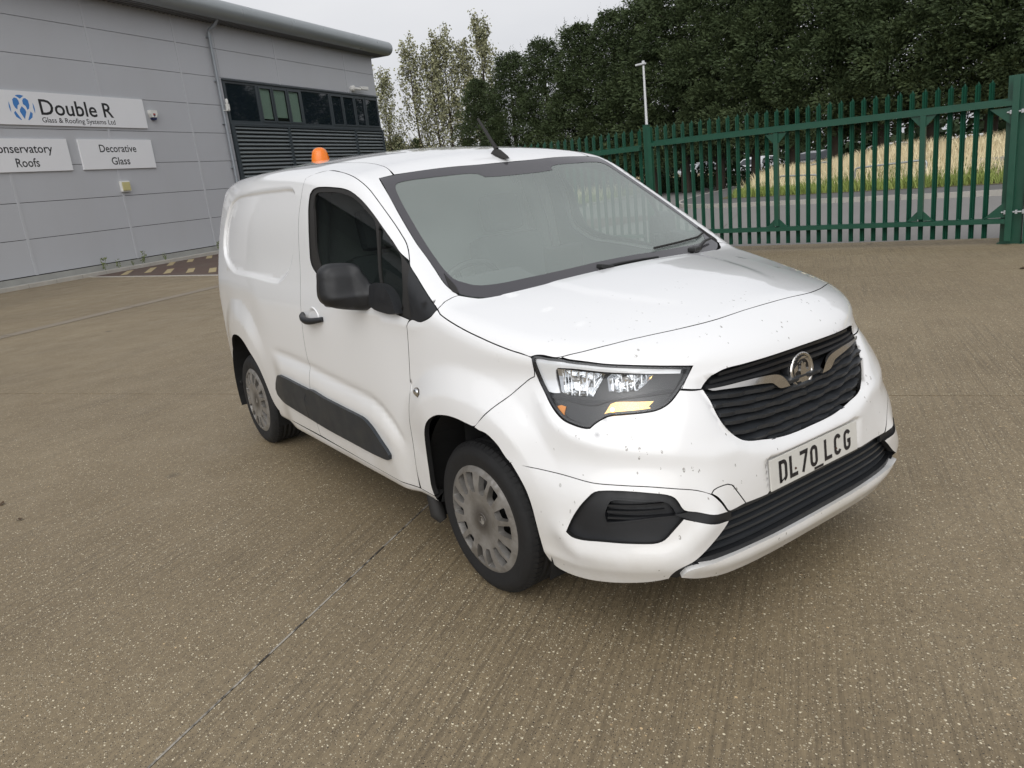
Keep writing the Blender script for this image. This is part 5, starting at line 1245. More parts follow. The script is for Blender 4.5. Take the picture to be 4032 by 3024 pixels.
# chin lip
lipo = T_['lip_top'][:-1] + [(.889, 0, .311)]
lip_b = [(.806, -.632, .275), (.826, -.579, .262), (.838, -.525, .250), (.845, -.483, .243), (.858, -.384, .240), (.862, -.197, .238), (.862, 0, .238)]
lo = lipo + mirror(lipo[:-1])[::-1] + mirror(lip_b[1:-1]) + [lip_b[-1]] + lip_b[1:-1][::-1]
panel('chin_lip', lo, FRONT, ('van_paint', 'van_paint'), van, h=.016, gap=.001, lift=.006, flange=.045)
# lower grille
lg = empty('lower_grille', parent=van)
def ribbon(zf, d0, d1, th, ymax, name, parent, m, wav=None, n=41, drop=0., mask=None, fwd=.0):
    """a slat that follows the bumper in plan: front edge d0 behind the skin, back edge d1 behind"""
    ys = np.linspace(-ymax, ymax, n); vs = []
    zs = np.array([zf(abs(y)) for y in ys])
    P = FRONT.surf(FRONT.uv([(.86, y, z) for y, z in zip(ys, zs)]), base) if False else None
    xs = np.array([ROLL_x(y, z) for y, z in zip(ys, zs)])
    for y, z, x in zip(ys, zs, xs):
        w = wav(y) if wav else 0.
        vs += [(x - d0 + w, y, z + th / 2), (x - d0 + w * .6 - .002, y, z - th / 2), (x - d1, y, z - th / 2 + drop), (x - d1, y, z + th / 2 + drop)]
    f = [(4 * i + j, 4 * i + (j + 1) % 4, 4 * i + 4 + (j + 1) % 4, 4 * i + 4 + j) for i in range(n - 1) for j in range(4)] + [(0, 1, 2, 3), (4 * n - 4, 4 * n - 1, 4 * n - 2, 4 * n - 3)]
    mb = MB(); mb.add(vs, f); return mb.build(name, m, parent)
def ROLL_x(y, z):
    lo_, hi_ = 0., 1.3
    for _ in range(30):
        m_ = (lo_ + hi_) / 2
        if base(np.array([m_, y, z])) > 0: hi_ = m_
        else: lo_ = m_
    return lo_
for zz, ym in ((.452, .50), (.425, .53), (.398, .55), (.370, .565), (.342, .585)):
    ribbon(lambda y, zz=zz: zz, .020, .062, .011, ym, 'slat', lg, 'slat_plastic', drop=.010)
ribbon(lambda y: .318, .002, .06, .026, .60, 'valance', lg, 'black_plastic', drop=.004)
for y in np.linspace(-.48, .48, 11):
    x = ROLL_x(y, .40); MB().box((x - .075, y - .004, .33), (x - .036, y + .004, .465)).build('rib', 'black_plastic', lg)
mb = MB(); ys = np.linspace(-.66, .66, 25)
mb.add([(ROLL_x(y, .40) - .085, y, z) for y in ys for z in (.27, .49)], [(2 * i, 2 * i + 2, 2 * i + 3, 2 * i + 1) for i in range(24)]); mb.build('backing', 'gap_black', lg)
# main grille
gr = empty('radiator_grille', parent=van)
gl_full = [(0., .925)] + [(p[1], p[2]) for p in T_['grille_l']] + [(0., .632)]
def g_half(z):
    zs = [p[2] for p in T_['grille_l']]; ys = [-p[1] for p in T_['grille_l']]
    i0 = int(np.argmax(ys)); low = [(zs[i], ys[i]) for i in range(i0, len(zs))]; up = [(zs[i], ys[i]) for i in range(0, i0 + 1)]
    if z <= zs[i0]:
        a = sorted(low); return float(np.interp(z, [q[0] for q in a], [q[1] for q in a]))
    a = sorted(up); return float(np.interp(z, [q[0] for q in a], [q[1] for q in a]))
mb = MB(); ys = np.linspace(-.46, .46, 31); zs = np.linspace(.57, .94, 12)
mb.add([(min(ROLL_x(y, z), ROLL_x(y, .80)) - .062, y, z) for y in ys for z in zs], [(12 * i + j, 12 * i + 12 + j, 12 * i + 13 + j, 12 * i + j + 1) for i in range(30) for j in range(11)], True); mb.build('backing', 'gap_black', gr)
def wave(k):
    def w(y):
        t = (abs(y) * 7.3 + k * .31) % 1.0
        return .011 * (min(1, max(0, (t - .15) * 7)) - min(1, max(0, (t - .65) * 7)))
    return w
rows = [(.800, .0), (.771, .0), (.742, .0), (.713, .0), (.684, .0), (.657, .0), (.634, .0)]
for k, (zz, _) in enumerate(rows):
    ym = g_half(zz + .006) - .006
    ribbon(lambda y, zz=zz: zz + .022 * (min(y, .42) / .42) ** 2 * (1 if zz > .67 else .4) + (.018 if zz > .70 else .01) - .012, .018, .060, .014, max(.20, g_half(zz + .012) - .004), 'slat', gr, 'slat_plastic', wav=wave(k), n=121, drop=.012)
for zz in (.906, .884, .863):
    ribbon(lambda y, zz=zz: zz - .018 * (y / .42) ** 2 * (zz - .84) / .066, .020, .058, .011, g_half(min(zz, .905)) - .012, 'slat', gr, 'black_plastic', n=61, drop=.006)
# chrome wings either side of the badge
ch = T_['chrome_l']
for side in (1, -1):
    def on_roll(L): return L
    panel('chrome_wing', ch, FRONT, ('chrome', 'chrome'), gr, h=.012, gap=.005, lift=-.004, flange=.016, side=side, fn=base, corner=.6)
# badge: ring with a winged beast holding a flag, on a dark disc
bd = empty('badge', parent=gr)
BM = Matrix.Translation((.824, 0, .829)) @ Matrix.Rotation(math.radians(90 - 5), 4, 'Y')
MB().lathe([(0, 0), (.066, 0), (.068, -.004), (.069, -.03)], 40, BM).build('pod', 'black_plastic', bd)
MB().lathe([(.0525, .004), (.0545, .0085), (.060, .0105), (.0645, .0085), (.0665, .003), (.0665, -.002)], 48, BM).build('ring', 'chrome', bd)
def bp(u, v, t): return BM @ Vector((-v, u, t))
MB().add([bp(.0535 * math.cos(k * math.pi / 16), .0535 * math.sin(k * math.pi / 16), .003) for k in range(32)], [tuple(range(32))]).build('disc', 'gloss_black', bd)
beast = [(-.022, -.047), (.004, -.052), (.028, -.044), (.045, -.026), (.052, -.002), (.049, .020), (.038, .036), (.020, .047), (.002, .047), (-.018, .040), (-.023, .031), (-.008, .037), (.014, .038), (.028, .031), (.036, .018), (.037, .002), (.031, -.006), (.022, .002), (.019, .014), (.024, .020), (.019, .024), (.009, .024), (.007, .016), (.004, .032), (-.004, .022), (-.003, .016), (-.009, .010), (-.006, .006), (-.011, -.002), (-.010, -.016), (-.006, -.019), (-.022, -.026), (-.036, -.026), (-.040, -.020), (-.042, -.028), (-.034, -.036), (-.016, -.037), (-.008, -.042)]
def plate_poly(poly, name, t0, t1, m):
    mb = MB(); n = len(poly); vs = [bp(*p, t0) for p in poly] + [bp(*p, t1) for p in poly]
    mb.add(vs, [tuple(range(n, 2 * n))] + [(i, (i + 1) % n, n + (i + 1) % n, n + i) for i in range(n)]); return mb.build(name, m, bd)
plate_poly(beast, 'beast', .003, .0075, 'chrome')
plate_poly([(-.046, .012), (-.024, .024), (-.024, .004), (-.042, -.004), (-.041, -.024), (-.045, -.024)], 'flag', .003, .007, 'chrome')
for ch_, a in zip('VAUXHALL', [150, 138, 126, 114, 103, 91, 79, 68]):
    me = text_mesh(ch_, .0075, align='CENTER', bold=.0002); A = math.radians(a)
    for v in me.vertices:
        x, y = v.co.x, v.co.y - .0026
        u = .0605 * math.cos(A) + x * math.sin(A) + y * math.cos(A); w_ = .0605 * math.sin(A) - x * math.cos(A) + y * math.sin(A)
        v.co = bp(u, w_, .0112)
    put('lettering', me, bd, ('gap_black',))
# number plate
np_ = empty('number_plate', parent=van)
PT = math.atan(.062)
PM = Matrix.Translation((.884, 0, .5265)) @ Matrix.Rotation(-PT, 4, 'Y')
MB().box((-.006, -.26, -.0555), (0, .26, .0555), .0022, PM).build('plate', 'plate_white', np_)
MB().box((-.03, -.20, -.03), (-.0065, .20, .03), 0, PM).build('backing', 'gap_black', np_)
def glyph(strokes, y0, name):
    """plate characters 50 x 79 mm drawn with a 14 mm stroke"""
    mb = MB(); S = .0070
    for st in strokes:
        st = [Vector(p) for p in st]; cl = st[0] == st[-1] and len(st) > 2
        L, R = [], []
        n = len(st)
        for i, p in enumerate(st):
            a = (p - st[i - 1]).normalized() if i or cl else None
            if cl and i == 0: a = (p - st[-2]).normalized()
            b = (st[i + 1] - p).normalized() if i < n - 1 else ((st[1] - p).normalized() if cl else None)
            t = (a or b) if (a is None or b is None) else (a + b).normalized()
            nn = Vector((-t.y, t.x)); k = 1. if (a is None or b is None) else 1 / max(.6, nn.dot(Vector((-a.y, a.x))))
            L.append(p + nn * S * k); R.append(p - nn * S * k)
        vs = []
        for l, r in zip(L, R):
            for q in (l, r): vs.append(PM @ Vector((.0012, y0 + q.x, q.y - .0395)))
        mb.add(vs, [(2 * i, 2 * i + 1, 2 * i + 3, 2 * i + 2) for i in range(n - 1)])
    return mb.build(name, 'plate_black', np_)
def arcp(cx, cy, r, a0, a1, n=7): return [(cx + r * math.cos(math.radians(a0 + (a1 - a0) * k / n)), cy + r * math.sin(math.radians(a0 + (a1 - a0) * k / n))) for k in range(n + 1)]
w_, hh = .050, .079; s7 = .007; rc = .015
GLY = {
 'D': [[(.009, .007), (.030, .007)] + arcp(.028, .022, rc, -90, 0) + arcp(.028, .057, rc, 0, 90) + [(.009, .072)], [(.0115, 0), (.0115, .079)]],
 'L': [[(.009, .079), (.009, .007), (.048, .007)]],
 '7': [[(.002, .072), (.041, .072), (.040, .066), (.016, 0)]],
 '0': [arcp(.022, .057, rc, 0, 180) + arcp(.022, .022, rc, 180, 360) + [(.037, .057)]],
 'C': [arcp(.024, .057, rc, 15, 180) + arcp(.024, .022, rc, 180, 345)],
 'G': [arcp(.024, .057, rc, 15, 180) + arcp(.024, .022, rc, 180, 360) + [(.039, .036), (.025, .036)]]}
xs = -.219
for chx, adv in (('D', .061), ('L', .061), ('7', .061), ('0', .083), ('L', .061), ('C', .061), ('G', .06)):
    glyph(GLY[chx], xs, 'character'); xs += adv
for y in (-.123, .121):
    MB().lathe([(0, .003), (.003, .0028), (.0045, .0012), (.0045, 0)], 12, PM @ Matrix.Translation((0.0012, y, -.012)) @ Matrix.Rotation(math.radians(90), 4, 'Y')).build('screw', 'rust', np_)
MB().box((.0004, -.015, -.0525), (.0011, .040, -.0435), 0, PM).build('dealer_strip', 'plate_black', np_)
# windscreen
wsn = [(-.206, -.775, 1.204)] + T_['ws_l'][::-1][2:-1] + [(-.869, -.665, 1.642)] + [(-.861, -.622, 1.646), (-.845, -.52, 1.651), (-.812, -.31, 1.656), (-.790, -.139, 1.658)]
ws_low = [(-.165, -.765, 1.163), (-.12, -.73, 1.156), (-.05, -.60, 1.158), (-.015, -.40, 1.160), (.005, -.2, 1.163)]
wso = wsn + [(-.784, 0, 1.659)] + mirror(wsn)[::-1] + mirror(ws_low) + [(.012, 0, 1.165)] + ws_low[::-1]
FR = T_['frit_l']
fl = FR[:8][::-1]
fr_top = FR[:1] + [(-.765, -.42, 1.619), (-.728, -.222, 1.626), (-.700, -.204, 1.612), (-.688, -.10, 1.610)]
fr_side = FR[:8]
fr_bot = [(-.215, -.728, 1.222), (-.185, -.705, 1.204), (-.155, -.675, 1.190), (-.125, -.60, 1.183), (-.098, -.448, 1.187), (-.080, -.277, 1.194), (-.075, -.1, 1.199)]
hn = fr_top[::-1] + fr_side[1:] + fr_bot
hole = hn + mirror(hn)[::-1]
def wsdom_fn(P): return base(P)
wscr = panel('windscreen', wso, TOP, ('screen_glass', 'gap_black'), van, h=.06, gap=.003, lift=-.001, flange=0, fn=screen_form)
panel('glass_border', wso, TOP, ('frit', 'frit'), wscr, h=.05, gap=.003, lift=.0006, flange=0, holes=(hole,), fn=screen_form)
# roof
rfn = [(-.784, 0, 1.66)] and [(-.790, -.139, 1.659), (-.812, -.31, 1.656), (-.845, -.52, 1.651), (-.861, -.592, 1.65)] + T_['roof_edge'][1:] + [(-1.7, -.583, 1.75), (-2.1, -.598, 1.76), (-2.6, -.598, 1.765), (-3.0, -.592, 1.76), (-3.27, -.575, 1.75), (-3.36, -.40, 1.76), (-3.38, -.2, 1.765)]
rfo = rfn + mirror(rfn)[::-1]
panel('roof', rfo, TOP, PB, van, h=.05, gap=.005, flange=.015)
panel('header_seal', [(-.776, -.139, 1.655), (-.798, -.31, 1.652), (-.832, -.52, 1.647), (-.850, -.60, 1.642), (-.872, -.60, 1.652), (-.855, -.52, 1.656), (-.822, -.31, 1.660), (-.800, -.139, 1.663), (-.796, 0, 1.664)] + mirror([(-.776, -.139, 1.655), (-.798, -.31, 1.652), (-.832, -.52, 1.647), (-.850, -.60, 1.642), (-.872, -.60, 1.652), (-.855, -.52, 1.656), (-.822, -.31, 1.660), (-.800, -.139, 1.663)])[::-1] + [(-.772, 0, 1.656)], TOP, ('rubber', 'rubber'), van, h=.03, lift=-.006, flange=0, fn=base)
# roof inside and back
panel('headlining', rfo, TOP, ('trim_grey', 'trim_grey'), van, h=.12, gap=.02, lift=-.035, flange=0, step=.05)
# ---------------------------------------------------------------- wheels
def wheel(cx, cy, side, steer=0.):
    """axle along local y, outer face towards -y"""
    w = empty('wheel', (cx, cy, .306), 0, van)
    flip = 1 if side == 1 else -1
    RY = Matrix.Rotation(math.radians(90), 4, 'X')          # lathe axis z -> -y
    if side == -1: RY = Matrix.Rotation(math.radians(-90), 4, 'X')
    R = .309
    prof = [(.190, -.03), (.205, -.004), (.222, .004), (.232, .006), (.250, .012), (.262, .0115), (.268, .0125), (.285, .006), (.297, -.004), (.304, -.014), (.3075, -.024)]
    gro = []
    for c in (-.055, -.088, -.121, -.154): gro += [(.309, c + .006), (.301, c + .004), (.301, c - .004), (.309, c - .006)]
    prof = prof + [(.309, -.030)] + gro + [(.3075, -.184), (.297, -.200), (.27, -.208), (.20, -.19)]
    mb = MB(); mb.lathe(prof, 72, RY)
    ty = mb.build('tyre', 'tyre_rubber', w)
    # shoulder sipes: small raised blocks between cuts
    mb = MB()
    for k in range(72):
        a = 2 * math.pi * k / 72
        M = RY @ Matrix.Rotation(a, 4, 'Z')
        vs = [M @ Vector(p) for p in ((.2965, -.010, -.002), (.3105, -.0105, -.024), (.3112, -.0105, -.047), (.2965, .008, -.002), (.3105, .0105, -.022), (.3112, .0105, -.047), (.290, -.010, -.01), (.30, -.0105, -.047), (.290, .008, -.01), (.30, .0105, -.047))]
        mb.add(vs, [(0, 1, 4, 3), (1, 2, 5, 4), (0, 6, 7, 2, 1), (3, 4, 5, 9, 8), (0, 3, 8, 6), (2, 7, 9, 5)])
    tag(mb.build('tread_blocks', 'tyre_rubber', w), kind='stuff')
    # trim: dished disc with seven pairs of windows
    def prof_y(r): return np.interp(r, [0, .03, .06, .11, .15, .195, .208, .221], [.010, .011, .010, .017, .019, .013, .010, .0])
    outer = [(.221 * math.cos(t), .221 * math.sin(t)) for t in np.linspace(0, 2 * math.pi, 97)[:-1]]
    holes = []
    for k in range(7):
        for sgn in (-1, 1):
            c = math.radians(90 + 360 / 14 + k * 360 / 7) 
            def pt(r, off): # off = metres sideways from the pair axis
                return (r * math.cos(c) - off * math.sin(c), r * math.sin(c) + off * math.cos(c))
            a, b_, i0, o0 = .0075, .040, .0075, .060
            L = [pt(.126, sgn * .011), pt(.118, sgn * .016), pt(.112, sgn * .036), pt(.118, sgn * .042), pt(.182, sgn * .062), pt(.188, sgn * .058), pt(.197, sgn * .014), pt(.192, sgn * .0085)]
            holes.append(cat_rom(L, .008, True, .3))
    V, T, bl = cdt([np.array(outer)] + holes, .014)
    r = np.hypot(V[:, 0], V[:, 1]); h = prof_y(r)
    if side == 1: P = np.stack([V[:, 0], -h - .002, V[:, 1]], 1)
    else: P = np.stack([-V[:, 0], h + .002, V[:, 1]], 1)
    e = 1e-3; sl = (prof_y(r + e) - prof_y(np.maximum(r - e, 0))) / (2 * e); rr = np.maximum(r, 1e-6)
    sgy = -1. if side == 1 else 1.
    nx = -sl * V[:, 0] / rr; nz = -sl * V[:, 1] / rr
    if side == -1: nx = -nx
    Nn = np.stack([nx, np.full(len(V), sgy), nz], 1); Nn /= np.linalg.norm(Nn, axis=1)[:, None]
    cap = finish('wheel_trim', P, Nn, T, bl, .026, ('hubcap_silver', 'hubcap_silver'), w)
    # rim behind, with dark wheel holes
    MB().lathe([(.0, -.050), (.10, -.050), (.14, -.040), (.19, -.055), (.205, -.010)], 48, RY).build('rim', 'lamp_dark', w)
    # centre cap with a small emblem
    M = RY @ Matrix.Translation((0, 0, .0125))
    cc = MB(); cc.lathe([(0, .0005), (.024, .0005), (.026, .0022), (.029, .0022), (.031, -.004)], 32, M); cc.build('centre_cap', 'hubcap_silver', w)
    em = MB(); s_ = .36
    em.add([M @ Vector((u * s_, v * s_, .0012)) for u, v in beast], [tuple(range(len(beast)))]); em.build('emblem', 'drl_silver', w)
    w.rotation_euler = (0, 0, steer)
    return w
for cx, st in ((0, .017), (-2.785, 0.)):
    wheel(cx, -.858, 1, st); wheel(cx, .858, -1, st)
# sidewall lettering on the near front tyre is only faintly raised
# wheel housings and the dark underside
for cx, rr0 in ((.03, .412), (-2.785, .43)):
    for s in (1, -1):
        mb = MB(); n = 24
        for k in range(n):
            a0, a1 = [math.radians(-22 + 224 * q / n) for q in (k, k + 1)]
            for (y0, y1) in ((.872, .52),):
                P4 = [(cx + rr0 * math.cos(a), -s * y, .36 + rr0 * math.sin(a)) for a in (a0, a1) for y in (y0, y1)]
                mb.add(P4, [(0, 1, 3, 2)], True)
        mb.add([(cx + rr0 * math.cos(math.radians(-22 + 224 * k / n)), -s * .52, .36 + rr0 * math.sin(math.radians(-22 + 224 * k / n))) for k in range(n + 1)], [tuple(range(n + 1))])
        mb.build('wheel_housing', 'gap_black', van)
mb = MB(); mb.box((-3.40, -.52, .20), (.70, .52, .26)); mb.box((-2.3, -.84, .26), (-.42, .84, .30)); mb.box((.42, -.60, .275), (.68, .60, .285)); mb.box((-3.38, -.72, .30), (-3.25, .72, .40)); mb.build('underbody', 'gap_black', van)
MB().tube([(-.40, -.86, .30), (-.36, -.87, .22), (-.34, -.86, .19)], [.03, .035, .02], 8).build('mud_flap', 'rubber', van)
# rear end (not seen, closes the body)
rr_ = [(-3.44, y, z) for y, z in ((-.66, .35), (.66, .35), (.68, .9), (.60, 1.5), (.52, 1.72), (-.52, 1.72), (-.60, 1.5), (-.68, .9))]
MB().add(rr_, [tuple(range(8))]).build('rear_door', 'van_paint', van)
# ---------------------------------------------------------------- headlights
def lamp_panel(name, L, m, parent, lift, h=.015, flange=0., side=1, gap=0., holes=(), corner=.85, step=.01):
    return panel(name, L, FRONT, m if isinstance(m, tuple) else (m, m), parent, h=h, gap=gap, lift=lift, flange=flange, side=side, fn=base, holes=holes, corner=corner, step=step)
def inset(L, d):
    U = FRONT.uv(L); C_ = offset_loop(U, d); return [tuple(p) for p in FRONT.surf(C_, base)]
for side in (1, -1):
    hl = empty('headlight', parent=van)
    L = T_['lamp']
    lens = lamp_panel('lens', L, 'lamp_glass', hl, -.002, gap=.008, side=side)
    lamp_panel('bezel', L, ('lamp_dark', 'gap_black'), hl, -.022, gap=.002, flange=.02, side=side, holes=(cat_rom(np.array(T_['reflA']), .02, True, .5), cat_rom(np.array(T_['reflB']), .02, True, .5)))
    lamp_panel('backing', L, ('lamp_dark', 'gap_black'), hl, -.085, gap=.03, side=side)
    lamp_panel('seal', L, ('lamp_dark', 'gap_black'), hl, -.003, gap=.004, flange=.02, side=side, holes=(inset(cat_rom(np.array(L), .02, True), .010),))
    lamp_panel('light_guide', T_['drl'], ('drl_white', 'drl_white'), hl, -.014, flange=.012, side=side, corner=.6)
    # two faceted reflector bowls
    for nm, Lr in (('reflector', T_['reflA']), ('reflector', T_['reflB'])):
        U = FRONT.uv(Lr); c = U.mean(0); rings = []
        D_ = cat_rom(U, .012, True, .5)
        vs = []; nR = len(D_)
        for k, (sc, dep) in enumerate(((1., .016), (.86, .026), (.66, .042), (.42, .052), (.0, .056))):
            Q = FRONT.surf(c + (D_ - c) * sc, base); nq = Fn(Q); Q = Q - nq * dep
            vs += [tuple(q * np.array((1, side, 1))) for q in Q]
        fs = [(k * nR + i, k * nR + (i + 1) % nR, (k + 1) * nR + (i + 1) % nR, (k + 1) * nR + i) for k in range(4) for i in range(nR)]
        mb = MB(); mb.add(vs, fs, False); rf = mb.build(nm, 'reflector', hl)
        B0 = FRONT.surf(c[None] + np.array([[.012, .012]]), base)[0]; B0 = B0 - Fn(B0[None])[0] * .04
        mb = MB(); mb.lathe([(0, .028), (.006, .026), (.009, .016), (.009, 0)], 12, Matrix.Translation(B0 * np.array((1, side, 1))) @ Matrix.Rotation(math.radians(80), 4, 'Y')); mb.build('bulb', 'drl_silver', rf)
        # vertical facet ribs
        mb = MB()
        for t in np.linspace(-.8, .8, 6):
            u = U[:, 0].min() + (U[:, 0].max() - U[:, 0].min()) * (t + 1) / 2
            inn = [v for v in np.linspace(U[:, 1].min(), U[:, 1].max(), 24) if pinside(np.array([u]), np.array([v]), D_)[0]]
            if len(inn) > 2:
                Q = FRONT.surf(np.array([(u, v) for v in inn]), base); nq = Fn(Q)
                mb.tube([q * np.array((1, side, 1)) for q in (Q - nq * .034)], .0028, 5, False)
        mb.build('rib', 'reflector', rf)
    ind = lamp_panel('indicator', T_['indicator'], ('indicator_lit', 'amber_lens'), hl, -.018, flange=.01, side=side, corner=.6)
    bb = FRONT.surf(FRONT.uv([(.601, -.703, .833)]), base)[0]; bb = bb - Fn(bb[None])[0] * .014
    mb = MB(); mb.lathe([(0, .007), (.005, .005), (.007, 0), (.005, -.005), (0, -.007)], 12, Matrix.Translation(bb * np.array((1, side, 1)))); mb.build('bulb', 'bulb_lit', ind)
    ar = [(.448, -.803, .838), (.462, -.797, .842), (.480, -.793, .838), (.476, -.798, .818), (.478, -.800, .800), (.468, -.803, .803)]
    lamp_panel('side_reflector', ar, ('amber_lens', 'amber_lens'), hl, -.016, flange=.006, side=side)
    lamp_panel('divider', [(.40, -.79, .872), (.46, -.77, .868), (.56, -.71, .858), (.72, -.53, .876), (.73, -.52, .868), (.60, -.69, .856), (.55, -.73, .843), (.46, -.785, .858), (.41, -.795, .862)], ('black_plastic', 'black_plastic'), hl, -.016, flange=.01, side=side)
    # side repeater
    rp = T_['repeater']
    cR = np.mean(np.array(rp), 0)
    SR = empty('side_repeater', parent=van)
    panel('rim', rp, SIDE, ('chrome', 'rubber'), SR, h=.006, lift=.003, flange=.006, side=side, gap=-.001)
    q = MB(); M = Matrix.Translation((cR[0], cR[1] * side - .002 * side, cR[2])) @ Matrix.Rotation(math.radians(90 * side), 4, 'X') @ Matrix.Diagonal((1.35, 1., 1., 1.))
    q.lathe([(0, .0105), (.008, .0095), (.013, .0065), (.0155, .002), (.0155, -.004)], 20, M); q.build('lens', 'reflector', SR)
# ---------------------------------------------------------------- door mirrors, handles
for side in (1, -1):
    S_ = np.array((1, side, 1))
    mir = empty('door_mirror', parent=van)
    # housing: bulged front shell with a low ridge, closed by a flat back; runs into the arm
    MO = [(-1.081, 1.243), (-1.075, 1.280), (-1.064, 1.294), (-1.046, 1.306), (-1.024, 1.311), (-.992, 1.310), (-.944, 1.304), (-.927, 1.297), (-.914, 1.285), (-.904, 1.263), (-.893, 1.236), (-.884, 1.214), (-.872, 1.203), (-.852, 1.198), (-.850, 1.160), (-.860, 1.118), (-.885, 1.100), (-.915, 1.096), (-.930, 1.098), (-1.003, 1.114), (-1.052, 1.132), (-1.077, 1.152), (-1.087, 1.175), (-1.087, 1.205)]
    ol = cat_rom(np.array(MO), .006, True, .8); V, T, bl = cdt([ol], .010)
    dd = pldist(V[:, 0], V[:, 1], ol, True)
    xb = np.interp(V[:, 0], [-1.09, -.96, -.905, -.85], [-.712, -.690, -.660, -.600])
    bul = .050 * np.sqrt(np.maximum(0, 1 - (1 - np.minimum(dd / .060, 1)) ** 2)) + .007 * np.exp(-np.abs(V[:, 1] - 1.166) / .012) * sst(0, .03, dd) - .10 * np.maximum(0, V[:, 1] - 1.166) * sst(0, .03, dd)
    n_ = len(V); fr = np.stack([xb + bul - .015, V[:, 0], V[:, 1]], 1) * S_; bk = np.stack([xb - .055, V[:, 0] * .998, V[:, 1]], 1) * S_
    mb = MB(); L0 = bl[0]; m_ = len(L0)
    mb.add(list(fr) + list(bk), [tuple(int(q) for q in t) for t in T] + [tuple(int(q) + n_ for q in t[::-1]) for t in T] + [(L0[k], L0[(k + 1) % m_], n_ + L0[(k + 1) % m_], n_ + L0[k]) for k in range(m_)], True)
    mb.build('housing', 'black_plastic', mir)
    fp = [(-.612, -.881, 1.200), (-.560, -.881, 1.216), (-.52, -.880, 1.213), (-.469, -.884, 1.200), (-.423, -.890, 1.174), (-.395, -.895, 1.147), (-.378, -.899, 1.124), (-.362, -.903, 1.105), (-.398, -.905, 1.098), (-.543, -.904, 1.104), (-.612, -.905, 1.120)]
    panel('foot', fp, SIDE, ('black_plastic', 'black_plastic'), mir, h=.015, lift=.030, flange=.045, side=side, fn=base, corner=.6)
    # mirror glass facing back
    mb = MB(); g = []
    for k in range(24):
        a = 2 * math.pi * k / 24; c, s = math.cos(a), math.sin(a)
        g.append(np.array((-.772, -1.000 + math.copysign(abs(c) ** .4, c) * .066, 1.207 + math.copysign(abs(s) ** .4, s) * .085)) * S_)
    mb.add(g, [tuple(range(24))]); mb.build('mirror_glass', 'reflector', mir)
    # handle: bow over a round dish pressed in the door
    hd = empty('door_handle', parent=van)
    pts = []
    for t in np.linspace(0, 1, 13):
        x = -1.452 + t * .262; z = 1.020 - .006 * t - .020 * math.sin(math.pi * t) * .8
        p = SIDE.surf(SIDE.uv([(x, -.913, z)]))[0]; lift = .004 + .034 * math.sin(math.pi * min(1, max(0, t * 1.02))) ** .6
        pts.append((p + np.array((0, -lift, 0))) * S_)
    rad = [.012 + .006 * math.sin(math.pi * t) for t in np.linspace(0, 1, 13)]
    mb = MB(); mb.tube(pts, rad, 10)
    hb = mb.build('grip', 'black_plastic', hd)
    c0 = SIDE.surf(SIDE.uv([(-1.312, -.914, 1.015)]))[0]
    M = Matrix.Translation(c0 * S_ + np.array((0, -.0015 * side, 0))) @ Matrix.Rotation(math.radians((90 + 2) * side), 4, 'X') @ Matrix.Diagonal((1.25, 1., 1., 1.))
    mb = MB(); mb.lathe([(0, -.012), (.022, -.010), (.040, -.0015), (.047, .0012), (.050, .0002), (.052, -.004)], 36, M); mb.build('dish', 'van_paint', hd)
# ---------------------------------------------------------------- wipers, aerial, beacon
def skin_pt(x, y, up): 
    p = TOP.surf(np.array([(x, y)]), screen_form)[0]; return p + Fn(p[None], fn=screen_form)[0] * up
wp = empty('wiper', parent=van)
A0 = [skin_pt(-.025, y, .018) for y in np.linspace(-.145, .20, 8)]
mb = MB(); mb.tube(A0, [.007, .008, .008, .007, .006, .006, .005, .005], 8); mb.build('arm', 'wiper_black', wp)
p0 = skin_pt(-.02, -.120, .022)
MB().box((-.02, -.035, -.008), (.02, .035, .012), .006, Matrix.Translation(p0) @ Matrix.Rotation(math.radians(-12), 4, 'X')).build('joint_cover', 'wiper_black', wp)
mb = MB(); mb.tube([skin_pt(-.030 - .004 * abs(t), y, -.004) for t, y in zip(np.linspace(0, 1, 12), np.linspace(-.50, .19, 12))], .005, 6); mb.build('blade', 'rubber', wp)
wp = empty('wiper', parent=van)
mb = MB(); mb.tube([skin_pt(x, y, .020) for x, y in ((-.045, .44), (-.07, .52), (-.12, .62), (-.15, .71))], [.009, .008, .007, .005], 8); mb.build('arm', 'wiper_black', wp)
MB().box((-.022, -.035, -.008), (.022, .035, .014), .006, Matrix.Translation(skin_pt(-.05, .465, .022)) @ Matrix.Rotation(math.radians(18), 4, 'Z')).build('joint_cover', 'wiper_black', wp)
mb = MB(); mb.tube([skin_pt(x, y, .010) for x, y in ((-.09, .25), (-.12, .45), (-.16, .62), (-.20, .71))], .005, 6); mb.build('blade', 'rubber', wp)
for s in (1, -1):
    panel('pillar_foot', [(-.262, -.748, 1.246), (-.225, -.766, 1.222), (-.165, -.774, 1.178), (-.145, -.755, 1.168), (-.185, -.747, 1.198)], BON, ('rubber', 'rubber'), van, h=.02, lift=.005, flange=.012, side=s, fn=base)
an = empty('roof_aerial', parent=van)
mb = MB(); sec = [(-.905, .026, 1.700, .012), (-.880, .026, 1.697, .034), (-.85, .026, 1.692, .030), (-.81, .022, 1.682, .016), (-.782, .008, 1.674, .006)]
vs = []
for x, w, z, h in sec: vs += [(x, -w, z), (x, -w * .9, z + h * .4), (x, -w * .3, z + h), (x, w * .3, z + h), (x, w * .9, z + h * .4), (x, w, z)]
mb.add(vs, [(6 * i + j, 6 * i + 6 + j, 6 * i + 7 + j, 6 * i + j + 1) for i in range(4) for j in range(5)] + [tuple(range(6)), tuple(range(24, 30))]); o_ = mb.build('base', 'rubber', an)
